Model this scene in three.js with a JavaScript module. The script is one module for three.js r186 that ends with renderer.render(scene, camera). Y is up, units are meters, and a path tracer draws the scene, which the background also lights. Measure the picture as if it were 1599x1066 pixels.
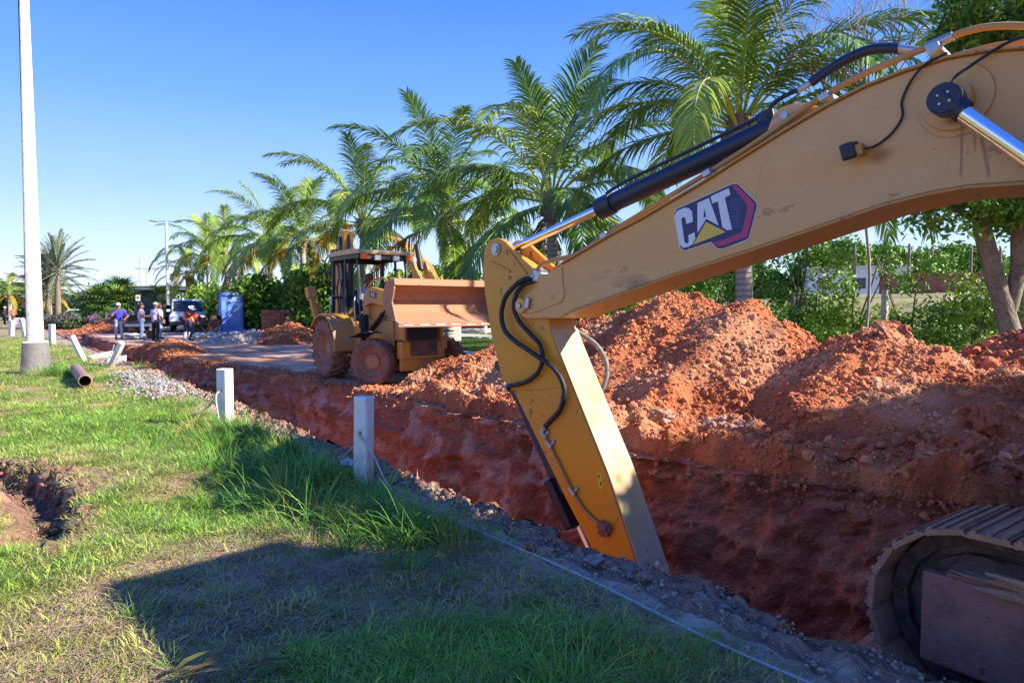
import * as THREE from 'three';
import { mergeGeometries, mergeVertices, toCreasedNormals } from 'three/addons/utils/BufferGeometryUtils.js';
import { RoundedBoxGeometry } from 'three/addons/geometries/RoundedBoxGeometry.js';
import { MarchingCubes } from 'three/addons/objects/MarchingCubes.js';
import { createNoise2D, createNoise3D } from 'simplex-noise';

// ---------------------------------------------------------------- camera, sky, sun, exposure
const scene = new THREE.Scene();
const camera = new THREE.PerspectiveCamera(53.13, 1599 / 1066, 0.05, 3000);
camera.position.set(0, 1.5, 0);
camera.rotation.x = -Math.atan(50 / 1066);
const renderer = new THREE.WebGLRenderer({ antialias: true });
renderer.toneMapping = THREE.LinearToneMapping;
renderer.toneMappingExposure = 2.55;
renderer.shadowMap.enabled = true;
{ // clear tropical sky: pale at the horizon, deep blue overhead
  const w = 512, h = 256, data = new Float32Array(w * h * 4);
  const stops = [[-90, .30, .34, .36], [-2, .42, .50, .58], [0, .55, .62, .76], [4, .38, .49, .70], [9, .22, .36, .66], [16, .105, .24, .60], [25, .045, .145, .54], [45, .035, .125, .50], [90, .03, .11, .44]];
  for (let j = 0; j < h; j++) {
    const el = ((j + .5) / h - .5) * 180;
    let k = 0; while (k < stops.length - 2 && el > stops[k + 1][0]) k++;
    const a = stops[k], b = stops[k + 1], f = Math.min(1, Math.max(0, (el - a[0]) / (b[0] - a[0])));
    for (let i = 0; i < w; i++) for (let c = 0; c < 4; c++) data[(j * w + i) * 4 + c] = c < 3 ? .84 * (a[c + 1] + (b[c + 1] - a[c + 1]) * f) : 1;
  }
  const sky = new THREE.DataTexture(data, w, h, THREE.RGBAFormat, THREE.FloatType);
  sky.mapping = THREE.EquirectangularReflectionMapping; sky.magFilter = sky.minFilter = THREE.LinearFilter; sky.needsUpdate = true;
  scene.background = sky; scene.environment = sky;
}
const SUN = new THREE.Vector3(.828, .53, .186).normalize();
const sun = new THREE.DirectionalLight(new THREE.Color(1.0, .89, .73), 5.0);
sun.position.copy(SUN).multiplyScalar(60); sun.castShadow = true; sun.shadow.mapSize.set(4096, 4096); sun.shadow.radius = 1.2;
Object.assign(sun.shadow.camera, { left: -50, right: 50, top: 50, bottom: -50, near: 1, far: 160 });
scene.add(sun, sun.target);

// ---------------------------------------------------------------- helpers
let seedNow = 7;
const mul = (a) => () => { a |= 0; a = a + 0x6D2B79F5 | 0; let t = Math.imul(a ^ a >>> 15, 1 | a); t = t + Math.imul(t ^ t >>> 7, 61 | t) ^ t; return ((t ^ t >>> 14) >>> 0) / 4294967296; };
let rnd = mul(11);
const R = (a, b) => a + (b - a) * rnd();
const reseed = (n) => { rnd = mul(n); };
const n2 = createNoise2D(mul(3)), n3 = createNoise3D(mul(5));
const fb2 = (x, y, o = 4) => { let s = 0, a = .5; for (let i = 0; i < o; i++) { s += a * n2(x, y); x = x * 2.03 + 17.1; y = y * 2.03 - 9.7; a *= .5; } return s; };
const fb3 = (x, y, z, o = 3) => { let s = 0, a = .5; for (let i = 0; i < o; i++) { s += a * n3(x, y, z); x = x * 2.03 + 7.1; y = y * 2.03 - 9.7; z = z * 2.03 + 3.3; a *= .5; } return s; };
const sm = (a, b, x) => { const t = Math.min(1, Math.max(0, (x - a) / (b - a))); return t * t * (3 - 2 * t); };
const lerp = (a, b, t) => a + (b - a) * t;
const mixc = (a, b, t) => [lerp(a[0], b[0], t), lerp(a[1], b[1], t), lerp(a[2], b[2], t)];
const interp = (list, x) => { if (x <= list[0][0]) return list[0][1]; for (let i = 1; i < list.length; i++) if (x <= list[i][0]) { const a = list[i - 1], b = list[i], f = (x - a[0]) / (b[0] - a[0]); return a[1] + (b[1] - a[1]) * (f * f * (3 - 2 * f)); } return list[list.length - 1][1]; };
const V = (x, y, z) => new THREE.Vector3(x, y, z);
// site axes: s runs along the trench away from the camera, t across it towards the road
const W = (s, t, y = 0) => V(3.1 - .6 * s + .8 * t, y, -.8 * s - .6 * t);
const ST = (x, z) => [-.6 * (x - 3.1) - .8 * z, .8 * (x - 3.1) - .6 * z];

const used = {};
const numbered = (n) => { used[n] = (used[n] ?? -1) + 1; return used[n] ? n + '_' + String(used[n]).padStart(3, '0') : n; };
const shade = (o) => { o.castShadow = o.receiveShadow = true; return o; };
function tag(o, label, category, group, kind) { o.userData.label = label; if (category) o.userData.category = category; if (group) o.userData.group = group; if (kind) o.userData.kind = kind; return o; }
function thing(name, label, category, pos, turn = 0, group) { const o = new THREE.Group(); o.name = numbered(name); scene.add(o); o.position.copy(pos); o.rotation.y = turn; return tag(o, label, category, group); }
function part(name, geo, mat, parent) { const m = shade(new THREE.Mesh(geo, mat)); m.name = name; parent.add(m); return m; }
function single(name, geo, mat, label, category, group) { const m = shade(new THREE.Mesh(geo, mat)); m.name = numbered(name); scene.add(m); return tag(m, label, category, group); }
function struct(name, geo, mat) { const m = shade(new THREE.Mesh(geo, mat)); m.name = numbered(name); scene.add(m); m.userData.kind = 'structure'; return m; }

const prep = (g) => { if (g.index) g = g.toNonIndexed(); if (!g.attributes.normal) g.computeVertexNormals(); if (!g.attributes.uv) g.setAttribute('uv', new THREE.BufferAttribute(new Float32Array(g.attributes.position.count * 2), 2)); for (const k of Object.keys(g.attributes)) if (!['position', 'normal', 'uv', 'color'].includes(k)) g.deleteAttribute(k); return g; };
function boxUV(g) { g = prep(g); const p = g.attributes.position, n = g.attributes.normal, u = g.attributes.uv; for (let i = 0; i < p.count; i++) { const ax = Math.abs(n.getX(i)), ay = Math.abs(n.getY(i)), az = Math.abs(n.getZ(i)); if (ax > ay && ax > az) u.setXY(i, p.getZ(i), p.getY(i)); else if (ay > az) u.setXY(i, p.getX(i), p.getZ(i)); else u.setXY(i, p.getX(i), p.getY(i)); } return g; }
const G = (...gs) => boxUV(gs.length === 1 ? gs[0] : mergeGeometries(gs.flat().map(prep)));
const box = (w, h, d, x = 0, y = 0, z = 0, rx = 0, ry = 0, rz = 0, r = .012) => { const g = r > 0 ? new RoundedBoxGeometry(w, h, d, 1, Math.min(r, w / 2.2, h / 2.2, d / 2.2)) : new THREE.BoxGeometry(w, h, d); g.applyMatrix4(new THREE.Matrix4().compose(V(x, y, z), new THREE.Quaternion().setFromEuler(new THREE.Euler(rx, ry, rz)), V(1, 1, 1))); return g; };
const along = (g, a, b) => { const d = b.clone().sub(a), q = new THREE.Quaternion().setFromUnitVectors(V(0, 1, 0), d.clone().normalize()); g.applyMatrix4(new THREE.Matrix4().compose(a.clone().add(b).multiplyScalar(.5), q, V(1, 1, 1))); return g; };
const cyl = (a, b, r1, r2 = r1, seg = 14) => { a = a.isVector3 ? a : V(...a); b = b.isVector3 ? b : V(...b); return along(new THREE.CylinderGeometry(r2, r1, a.distanceTo(b), seg), a, b); };
function bar(a, b, w, d, r = .008) { // box beam from a to b; d is kept level
  a = a.isVector3 ? a : V(...a); b = b.isVector3 ? b : V(...b);
  const y = b.clone().sub(a), len = y.length(); y.normalize(); let z = V(0, 0, 1); if (Math.abs(y.z) > .99) z = V(1, 0, 0); const x = y.clone().cross(z).normalize(); z = x.clone().cross(y);
  const g = box(w, len, d, 0, 0, 0, 0, 0, 0, r); g.applyMatrix4(new THREE.Matrix4().makeBasis(x, y, z).setPosition(a.clone().add(b).multiplyScalar(.5))); return g;
}
const tube = (pts, r, seg = 24, rs = 7) => new THREE.TubeGeometry(new THREE.CatmullRomCurve3(pts.map((p) => p.isVector3 ? p : V(...p))), seg, r, rs);
function ext(pts, depth, z = 0, bev = .008, holes = []) { // outline in x,y thickened about z
  const s = new THREE.Shape(pts.map((p) => new THREE.Vector2(p[0], p[1]))); for (const h of holes) s.holes.push(new THREE.Path(h.map((p) => new THREE.Vector2(p[0], p[1]))));
  const g = new THREE.ExtrudeGeometry(s, { depth: depth - 2 * bev, bevelEnabled: bev > 0, bevelThickness: bev, bevelSize: bev, bevelOffset: -bev, bevelSegments: 1, steps: 1 }); g.translate(0, 0, z - depth / 2 + bev); return g;
}
function taper(pts, r0, r1, seg = 14, rs = 8, wob = 0) { // tapered limb
  const c = new THREE.CatmullRomCurve3(pts), fr = c.computeFrenetFrames(seg, false), pos = [], uv = [], idx = [];
  for (let i = 0; i <= seg; i++) { const f = i / seg, p = c.getPointAt(f), r = lerp(r0, r1, f); for (let j = 0; j <= rs; j++) { const a = j / rs * Math.PI * 2, rr = r * (1 + wob * n3(p.x * 3 + Math.cos(a), p.y * 3, p.z * 3 + Math.sin(a))); const q = p.clone().addScaledVector(fr.normals[i], Math.cos(a) * rr).addScaledVector(fr.binormals[i], Math.sin(a) * rr); pos.push(q.x, q.y, q.z); uv.push(j / rs, f * c.getLength()); } }
  for (let i = 0; i < seg; i++) for (let j = 0; j < rs; j++) { const a = i * (rs + 1) + j, b = a + rs + 1; idx.push(a, b, a + 1, b, b + 1, a + 1); }
  const g = new THREE.BufferGeometry(); g.setAttribute('position', new THREE.Float32BufferAttribute(pos, 3)); g.setAttribute('uv', new THREE.Float32BufferAttribute(uv, 2)); g.setIndex(idx); g.computeVertexNormals(); return prep(g);
}
function rock(seed, det = 1, flat = .75) { if (det >= 2) { const g = mergeVertices(new THREE.IcosahedronGeometry(1, det * 4).deleteAttribute('normal').deleteAttribute('uv')), p = g.attributes.position; for (let i = 0; i < p.count; i++) { const x = p.getX(i), y = p.getY(i), z = p.getZ(i), cut = Math.min(0, .72 - Math.abs(x * .8 + y * .5 + z * .33)) + Math.min(0, .75 - Math.abs(z * .85 - y * .4 + x * .3)), k = 1 + .34 * n3(x * 1.1 + seed * 9, y * 1.1, z * 1.1) + .16 * n3(x * 2.7, y * 2.7 + seed * 5, z * 2.7) + .07 * fb3(x * 6 + seed, y * 6, z * 6) + .7 * cut; p.setXYZ(i, x * k, y * k * flat, z * k); } g.computeVertexNormals(); return boxUV(g); }  const g = mergeVertices(new THREE.IcosahedronGeometry(1, det).deleteAttribute('normal').deleteAttribute('uv')), p = g.attributes.position; for (let i = 0; i < p.count; i++) { const x = p.getX(i), y = p.getY(i), z = p.getZ(i), k = 1 + .38 * n3(x * 1.3 + seed * 9, y * 1.3, z * 1.3) + .16 * n3(x * 3.1, y * 3.1 + seed * 5, z * 3.1); p.setXYZ(i, x * k, y * k * flat, z * k); } const q = g.toNonIndexed(); q.computeVertexNormals(); return boxUV(q); }
const M4 = (p, q, s) => new THREE.Matrix4().compose(p, q, s);
const qY = (a) => new THREE.Quaternion().setFromAxisAngle(V(0, 1, 0), a);
const qR = () => new THREE.Quaternion().setFromEuler(new THREE.Euler(R(0, 6.3), R(0, 6.3), R(0, 6.3)));
function many(name, geo, mat, mats, cols, parent) { const m = shade(new THREE.InstancedMesh(geo, mat, mats.length)); mats.forEach((k, i) => { m.setMatrixAt(i, k); if (cols) m.setColorAt(i, new THREE.Color().setRGB(...cols[i])); }); m.name = parent ? name : numbered(name); m.userData.kind = 'stuff'; (parent || scene).add(m); return m; }

// ---------------------------------------------------------------- procedural textures (all tile)
function lattice(n, freq, seed) { const r = mul(seed), g = Array.from({ length: freq * freq }, () => r()), o = new Float32Array(n * n); for (let j = 0; j < n; j++) { const y = j / n * freq, y0 = Math.floor(y), fy = y - y0, sy = fy * fy * (3 - 2 * fy); for (let i = 0; i < n; i++) { const x = i / n * freq, x0 = Math.floor(x), fx = x - x0, sx = fx * fx * (3 - 2 * fx), x1 = (x0 + 1) % freq, y1 = (y0 + 1) % freq; o[j * n + i] = lerp(lerp(g[y0 * freq + x0], g[y0 * freq + x1], sx), lerp(g[y1 * freq + x0], g[y1 * freq + x1], sx), sy); } } return o; }
function fbmT(n, freq, oct, seed, gain = .55) { const o = new Float32Array(n * n); let a = 1, t = 0; for (let k = 0; k < oct; k++) { const l = lattice(n, freq, seed + k * 13); for (let i = 0; i < o.length; i++) o[i] += a * l[i]; t += a; a *= gain; freq = Math.min(n / 2, freq * 2); } for (let i = 0; i < o.length; i++) o[i] /= t; return o; }
function colTex(n, fn, rep, srgb = true) { const d = new Uint8Array(n * n * 4); for (let i = 0; i < n * n; i++) { const c = fn(i, i % n, Math.floor(i / n)); for (let k = 0; k < 3; k++) { let v = Math.min(1, Math.max(0, c[k])); if (srgb) v = v <= .0031308 ? v * 12.92 : 1.055 * Math.pow(v, 1 / 2.4) - .055; d[i * 4 + k] = v * 255; } d[i * 4 + 3] = 255; } const t = new THREE.DataTexture(d, n, n); t.wrapS = t.wrapT = THREE.RepeatWrapping; t.magFilter = THREE.LinearFilter; t.minFilter = THREE.LinearMipmapLinearFilter; t.generateMipmaps = true; if (srgb) t.colorSpace = THREE.SRGBColorSpace; t.repeat.set(1 / rep[0], 1 / rep[1]); t.needsUpdate = true; return t; }
const grey = (v) => [v, v, v];
const mapped = (n, rep, col, bump, bs, opt = {}) => new THREE.MeshStandardMaterial({ color: 0xffffff, roughness: .95, map: colTex(n, col, rep), bumpMap: bump && colTex(n, bump, rep, false), bumpScale: bs, ...opt });
const plain = (r, g, b, rough = .8, opt = {}) => new THREE.MeshStandardMaterial({ color: new THREE.Color().setRGB(r, g, b), roughness: rough, ...opt });

const F1 = fbmT(1024, 8, 7, 21, .62), F2 = fbmT(1024, 4, 5, 77), F3 = fbmT(1024, 64, 4, 133, .7), F4 = fbmT(512, 6, 6, 9, .6), F5 = fbmT(512, 24, 4, 31, .65);
const c01 = (v, a = .3, b = .7) => Math.min(1, Math.max(0, (v - a) / (b - a)));
const MAT = {
  soil: mapped(1024, [2.4, 2.4], (i) => { const k = c01(F1[i]), m = c01(F3[i], .25, .75), w = c01(F2[i], .35, .65); const b = mixc([.62, .40, .32], [1.05, 1.0, .98], k * .6 + m * .4); return mixc(b, [.98, .95, .92], w * .25); }, (i) => grey(F1[i] * .5 + F3[i] * .5), .05, { vertexColors: true }),
  cut: mapped(1024, [1.7, 1.7], (i, x, y) => { const k = c01(F1[i]), m = c01(F3[i], .25, .75), sc = c01(F1[(Math.floor(y / 7) % 1024) * 1024 + x], .5, .72); let b = mixc([.50, .36, .30], [1.08, 1.0, .98], k * .55 + m * .45); if (F3[i] > .68) b = mixc(b, [1.2, 1.15, 1.1], .5); return mixc(b, [.5, .36, .3], sc * .35); }, (i, x, y) => grey(F1[i] * .45 + F3[i] * .4 + .15 * F1[(Math.floor(y / 7) % 1024) * 1024 + x]), .085, { vertexColors: true }),
  road: mapped(1024, [3.1, 3.1], (i) => { const k = c01(F1[i], .35, .65), m = c01(F3[i], .3, .7); return mixc([.72, .62, .58], [1.0, .98, .96], k * .6 + m * .4); }, (i) => grey(F1[i] * .6 + F3[i] * .4), .03, { vertexColors: true }),
  turf: mapped(1024, [1.7, 1.7], (i) => { const k = c01(F1[i], .35, .65), m = c01(F3[i], .3, .7); return mixc([.55, .5, .42], [1.0, 1.0, .96], k * .5 + m * .5); }, (i) => grey(F1[i] * .4 + F3[i] * .6), .025, { vertexColors: true }),
  concrete: mapped(512, [1.3, 1.3], (i) => mixc([.40, .39, .37], [.56, .54, .51], c01(F4[i]) * .7 + F5[i] * .3), (i) => grey(F5[i]), .004),
  white: mapped(512, [.9, .9], (i) => mixc([.46, .45, .42], [.74, .73, .70], c01(F4[i], .26, .52) * .8 + F5[i] * .2), (i) => grey(F5[i] * .5 + F4[i] * .5), .006, { roughness: .8 }),
  palmBark: mapped(512, [1, .55], (i, x, y) => { const ring = Math.pow(Math.abs(Math.sin(y / 512 * Math.PI * 4 + F4[i] * 1.6)), .5); return mixc([.15, .12, .10], mixc([.30, .27, .24], [.42, .39, .35], c01(F5[i])), ring); }, (i, x, y) => grey(Math.pow(Math.abs(Math.sin(y / 512 * Math.PI * 4 + F4[i] * 1.6)), .5) * .7 + F5[i] * .3), .02),
  bark: mapped(512, [.6, 1.2], (i) => mixc([.10, .08, .06], [.30, .25, .20], c01(F4[i]) * .6 + c01(F5[i]) * .4), (i) => grey(F4[i] * .5 + F5[i] * .5), .025),
  brick: mapped(512, [1.5, 1.5], (i) => mixc([.20, .07, .05], [.36, .14, .10], c01(F4[i]) * .6 + F5[i] * .4), (i) => grey(F5[i]), .006),
};
const dusty = (base, dust, amt, rep, seed, rough, bump = .0015) => { const A = fbmT(512, 3, 7, seed, .62), B = fbmT(512, 40, 3, seed + 5, .7); const chip = (i) => Math.max(c01(F5[i], .66, .72) * c01(A[i], .52, .62), .7 * c01(F5[(i * 7 + 911) % 262144], .70, .76) * c01(A[i], .4, .5)); return mapped(512, rep, (i) => mixc(mixc(base, dust, Math.min(1, amt * (.25 + 1.5 * c01(A[i], .3, .68)) * (.7 + .6 * B[i]))), [.09, .05, .035], .75 * chip(i)), (i) => grey(A[i] * .4 + B[i] * .6), bump, { roughness: rough }); };
Object.assign(MAT, {
  boomPaint: dusty([.70, .30, .04], [.58, .33, .14], .60, [1.9, 1.9], 301, .42),
  stickPaint: dusty([.70, .27, .003], [.52, .27, .07], .2, [1.5, 1.5], 317, .40),
  linePaint: dusty([.56, .23, .02], [.44, .26, .12], .45, [.7, .7], 331, .5),
  loaderPaint: dusty([.60, .27, .015], [.38, .19, .10], .55, [1.2, 1.2], 347, .6),
  bucketPaint: dusty([.26, .16, .11], [.42, .185, .10], .85, [1.1, 1.1], 353, .85, .004),
  mudSteel: dusty([.03, .022, .02], [.22, .115, .08], .55, [.6, .6], 361, .9, .006),
  trackSteel: dusty([.18, .085, .05], [.40, .19, .11], .8, [.5, .5], 367, .8, .006),
  tyre: dusty([.035, .03, .03], [.24, .12, .085], .75, [.5, .5], 373, .95, .005),
  rim: dusty([.40, .20, .06], [.36, .18, .12], .8, [.5, .5], 379, .9, .003),
  dark: plain(.018, .017, .022, .5), blueBlack: plain(.012, .016, .045, .38), hose: mapped(512, [.12, .12], (i) => mixc([.012, .012, .02], [.12, .10, .10], c01(F4[i], .55, .8) * .7), (i, x, y) => grey(Math.sin(y / 512 * 6.283 * 6) * .5 + .5), .0015, { roughness: .55 }),
  chrome: plain(.75, .76, .80, .14, { metalness: 1 }), steel: plain(.42, .42, .44, .38, { metalness: .85 }), glass: new THREE.MeshPhysicalMaterial({ color: 0xffffff, roughness: .03, transmission: 1, thickness: 0, ior: 1.45 }),
  darkGlass: plain(.02, .025, .03, .08), rope: plain(.42, .40, .38, .9), rubber: plain(.02, .02, .02, .7), orange: plain(.75, .12, .015, .5),
});
// ================================================================ the ground, the trench, the road
const steps = (...segs) => { const o = []; for (const [a, b, d] of segs) { const n = Math.round((b - a) / d); for (let i = 0; i < n; i++) o.push(a + (b - a) * i / n); } o.push(segs[segs.length - 1][1]); return o; };
function sheet(us, vs, fn, wantColor = true) { // fn(u, v) -> [point, colour, uv]
  const nu = us.length, nv = vs.length, pos = new Float32Array(nu * nv * 3), col = new Float32Array(nu * nv * 3), uv = new Float32Array(nu * nv * 2), idx = [];
  for (let i = 0; i < nu; i++) for (let j = 0; j < nv; j++) { const k = i * nv + j, [p, c, w] = fn(us[i], vs[j]); pos.set([p.x, p.y, p.z], k * 3); col.set(c, k * 3); uv.set(w || [p.x, -p.z], k * 2); }
  for (let i = 0; i < nu - 1; i++) for (let j = 0; j < nv - 1; j++) { const a = i * nv + j, b = a + nv; idx.push(a, a + 1, b, b, a + 1, b + 1); }
  const g = new THREE.BufferGeometry(); g.setAttribute('position', new THREE.BufferAttribute(pos, 3)); if (wantColor) g.setAttribute('color', new THREE.BufferAttribute(col, 3)); g.setAttribute('uv', new THREE.BufferAttribute(uv, 2)); g.setIndex(idx); g.computeVertexNormals();
  if (g.attributes.normal.getY(Math.floor(nu * nv / 2)) < 0) { for (let i = 0; i < idx.length; i += 3) [idx[i + 1], idx[i + 2]] = [idx[i + 2], idx[i + 1]]; g.setIndex(idx); g.computeVertexNormals(); }
  return g;
}
const sList = steps([-14, 0, .7], [0, 3, .1], [3, 12, .045], [12, 20, .08], [20, 32, .16], [32, 60, .6], [60, 110, 2]);
const RUT = [[-5.6, -6.75], [-4.75, -6.45], [-4.1, -6.05], [-3.62, -5.55], [-3.22, -5.0], [-2.95, -4.5], [-2.85, -4.15]];
function rutAt(x, z) { // signed distance east of the rut's bank, and how deep the rut is there
  let best = 1e9, sd = 0, f = 0;
  for (let i = 0; i < RUT.length - 1; i++) { const [ax, az] = RUT[i], [bx, bz] = RUT[i + 1], dx = bx - ax, dz = bz - az, l2 = dx * dx + dz * dz, t = Math.min(1, Math.max(0, ((x - ax) * dx + (z - az) * dz) / l2)), px = x - ax - t * dx, pz = z - az - t * dz, d = Math.hypot(px, pz); if (d < best) { best = d; sd = d * Math.sign(dz * px - dx * pz); f = (i + t) / (RUT.length - 1); } }
  return [sd, sm(0, .2, f) * (1 - sm(.88, 1, f))];
}
const rutDepth = (x, z) => { if (x > -1.6 || x < -7.5 || z < -8.5 || z > -3) return 0; const w = .05 * n2(x * 5, z * 5) + .03 * n2(x * 13, z * 13), [d0, k] = rutAt(x, z), d = d0 + w; return k * (d > .04 ? 0 : d > -.05 ? sm(.04, -.05, d) : 1 - sm(-.12, -.62, d)) * (.27 + .04 * n2(x * 4, z * 4)); };
const rimLump = (s, t) => sm(-.55, .1, t) * (.0 + .03 * fb2(s * 3.1, t * 3.1) + .035 * Math.max(0, fb2(s * 7, t * 7 + 40, 3)));
const lawnY = (s, t) => { const p = W(s, t); return .05 * n2(p.x * .35, p.z * .35) * sm(-.2, -1.5, t) + .018 * n2(p.x * 1.7, p.z * 1.7) + .008 * n2(p.x * 6, p.z * 6) - rutDepth(p.x, p.z) + (t > -.6 ? rimLump(s, t) : 0); };
const LIP = .18; // the lawn ends here; the broken rim of the trench begins
// where the lawn is dry or bare (0) and where it is green (1)
function greenAt(x, z) {
  const [s, t] = ST(x, z); let g = .60 + .55 * fb2(x * .55 + 3, z * .55, 3) + .55 * fb2(x * 2.3, z * 2.3, 3);
  const blob = (cx, cz, rx, rz, a) => { const d = Math.hypot((x - cx) / rx, (z - cz) / rz); g += a * sm(1.15, .5, d); };
  blob(-1.9, -2.8, 1.0, 1.1, -1.0); blob(-.9, -3.85, 1.35, .85, -.85); blob(.1, -3.6, .7, .5, -.5); blob(-4.2, -5.5, 1.0, .9, -.8); blob(-3.3, -4.7, .5, .5, -.5);
  blob(-3.6, -3.9, .7, .6, .6); blob(-2.0, -5.0, 1.2, .6, .5); blob(-.3, -2.7, .9, .5, .3); blob(-4.6, -9, 2, 1.6, .5); blob(-5.5, -4.3, 1.4, .9, .5);
  g -= .9 * sm(-.42, -.02, t);
  return Math.min(1, Math.max(0, g));
}
{
  const tl = steps([-70, -20, 4], [-20, -8, .6], [-8, -3, .13], [-3, -.9, .055], [-.9, LIP, .04]);
  const geo = sheet(sList, tl, (s, t) => {
    const p = W(s, t, lawnY(s, t)), g = greenAt(p.x, p.z), w = fb2(p.x * 1.3 + 50, p.z * 1.3, 4);
    let c = mixc([.40, .25, .175], [.50, .35, .25], .5 + w);                       // dry thatch over pale soil
    c = mixc(c, [.22, .25, .09], sm(.25, .8, g) * .85);
    const far = sm(-3, -9, t) ; c = mixc(c, mixc([.22, .25, .08], [.33, .31, .13], .5 + w), far * .6 * g);
    if (p.x < -1.8 && p.x > -7 && p.z > -8) { const rd = rutDepth(p.x, p.z) / .27; c = mixc(c, [.28, .15, .10], Math.min(1, rd * 2.2)); }
    const grit = sm(-.5, -.15, t + .2 * n2(s * 1.7, t * 2)); c = mixc(c, mixc([.52, .41, .33], [.40, .29, .22], .5 + n2(s * 4, t * 4)), grit * .9);
    return [p, c];
  });
  struct('lawn', geo, MAT.turf);
}
// trench: near rim, near wall, floor, far wall, far edge. Where the excavator stands the cut is a shallow bench.
const nearRim = (s) => .44 + .10 * n2(s * .45, 3) + .07 * n2(s * 1.9, 8) + .03 * n2(s * 6, 1) - .15 * sm(20, 30, s);
const farEdge = (s) => interp([[3.2, 4.35], [4.0, 3.25], [5.5, 3.0], [16, 2.85], [22, 2.2], [29, 1.65], [46, 1.5], [110, 1.5]], s) + .16 * n2(s * .55, 30) + .09 * n2(s * 1.7, 31) + .045 * n2(s * 5, 33);
const floorY = (s) => interp([[3.7, -.42], [4.5, -1.95], [34, -1.8], [46, -.5], [52, -.02], [110, 0]], s);
const roadY = (s, t) => { const p = W(s, t); return .05 * sm(4, 6, t) + .035 * fb2(p.x * .5, p.z * .5, 3) + .018 * fb2(p.x * 2.5, p.z * 2.5, 3); };
const TOPB = .35;
{
  const q = steps([0, 1, .06], [1, 2, .07], [2, 3, .14], [3, 4, .022], [4, 5, .1]);
  const red = [.50, .195, .10], deep = [.36, .125, .07], pale = [.64, .43, .33], tan = [.58, .31, .17];
  const at = (s, k) => {
    const tn = nearRim(s), tf = farEdge(s), fy = floorY(s), dp = -fy; let t, y, ox = 0;
    if (k <= 1) { t = lerp(LIP, tn, k); y = lawnY(s, t) * (1 - k * .3) + sm(0, .35, k) * (.10 * Math.max(0, fb2(s * 2.6, k * 2.2 + 3, 3) + .08) + .05 * fb2(s * 8, k * 5, 2)); if (k === 0) y = lawnY(s, LIP); }
    else if (k <= 2) { const f = k - 1; t = tn + .10 * f * dp + .06 * fb3(s * 2.2, f * 2, 4); y = lerp(lawnY(s, tn) * .7, fy, f); }
    else if (k <= 3) { const f = k - 2; t = lerp(tn + .10 * dp, tf - (.2 * dp + .22 * Math.min(1, dp)), f); y = fy + .07 * fb2(s * 2, f * 4); }
    else if (k <= 4) {
      const f = k - 3; y = lerp(fy, roadY(s, tf), 1 - Math.pow(1 - f, 1.7));
      ox = .13 * fb3(s * .9, y * 1.6, 1) + .06 * fb3(s * 2.7, y * 3.2, 9) + .07 * (1 - 2 * Math.abs(fb3(s * 4.2, y * 5, 41))) * .6 + .06 * fb3(s * 9, y * 11, 19) + .05 * sm(.05, .0, Math.abs(((y + .55 + .16 * n2(s * .5, 77)) % .62 + .62) % .62 - .31) - .24) ;
      ox += .024 * Math.sin((s + y * .35) * 28.5 + 2 * n2(s * .7, y)) * sm(-.05, .25, fb2(s * .4 + 8, y * .9 + 9, 2));
      t = tf - (.2 * dp + .22 * Math.min(1, dp)) * (1 - f) + ox * sm(0, .12, f) * sm(1, .93, f) - .10 * sm(.6, .9, f) * sm(4, 6, s) * sm(12, 9, s) * (1 + n2(s * 2, 3));
      y += .03 * fb3(s * 5, f * 9, 33) * sm(1, .9, f) * sm(0, .1, f);
    } else { const f = k - 4; t = tf + TOPB * f; y = roadY(s, t) + .03 * sm(1, .2, f) * fb2(s * 5, f * 3); }
    return V(0, 0, 0).copy(W(s, t, y));
  };
  let lenCache = 0;
  const geo = sheet(sList, q, (s, k) => {
    const p = at(s, k); let c;
    if (k < 1.35) { const w = n2(s * 3, k * 2), m = sm(.25, 1.1, k + .35 * n2(s * 1.6, 4)); c = mixc(mixc([.52, .39, .30], [.40, .27, .20], .5 + .5 * w), mixc(tan, red, .5 + .5 * n2(s * 1.1, k)), m * .75); }
    else {
      const a = fb3(s * .55, p.y * 1.3, 2, 4), b = fb3(s * 1.6 + 20, p.y * 2.6 - s * .5, 7, 4), d = fb3(s * .9, p.y * 4.5, 13, 3);
      c = mixc(red, deep, sm(-.1, .35, a)); c = mixc(c, pale, .8 * sm(.02, .24, b) * sm(5, 8, s)); c = mixc(c, tan, .5 * sm(.08, .35, d));
    }
    return [p, c, [s, k < 2 ? k * 1.2 : k < 3 ? k : k < 4 ? p.y * 1.05 : k + 3]];
  });
  struct('trench', geo, MAT.cut);
  const tl2 = steps([0, 1, .06], [1, 6.2, .09]);
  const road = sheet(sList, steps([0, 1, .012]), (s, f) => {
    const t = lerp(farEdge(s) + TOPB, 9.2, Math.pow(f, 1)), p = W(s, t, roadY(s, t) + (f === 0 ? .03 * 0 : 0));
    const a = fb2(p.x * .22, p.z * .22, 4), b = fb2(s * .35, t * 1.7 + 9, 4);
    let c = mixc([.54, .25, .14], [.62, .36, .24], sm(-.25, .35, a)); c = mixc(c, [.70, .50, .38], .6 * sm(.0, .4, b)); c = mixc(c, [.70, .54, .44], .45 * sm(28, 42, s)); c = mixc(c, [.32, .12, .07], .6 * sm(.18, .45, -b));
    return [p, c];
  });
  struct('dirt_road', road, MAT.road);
}
const fieldY = (s, t) => .33 + .1 * fb2(s * .3, t * .3) + 2.2 * sm(19, 46, t) * sm(44, 28, s);
const vergeY = (s, t) => .16 + .14 * sm(9.6, 13, t) + .03 * fb2(s * .5, t * .5);
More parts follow.
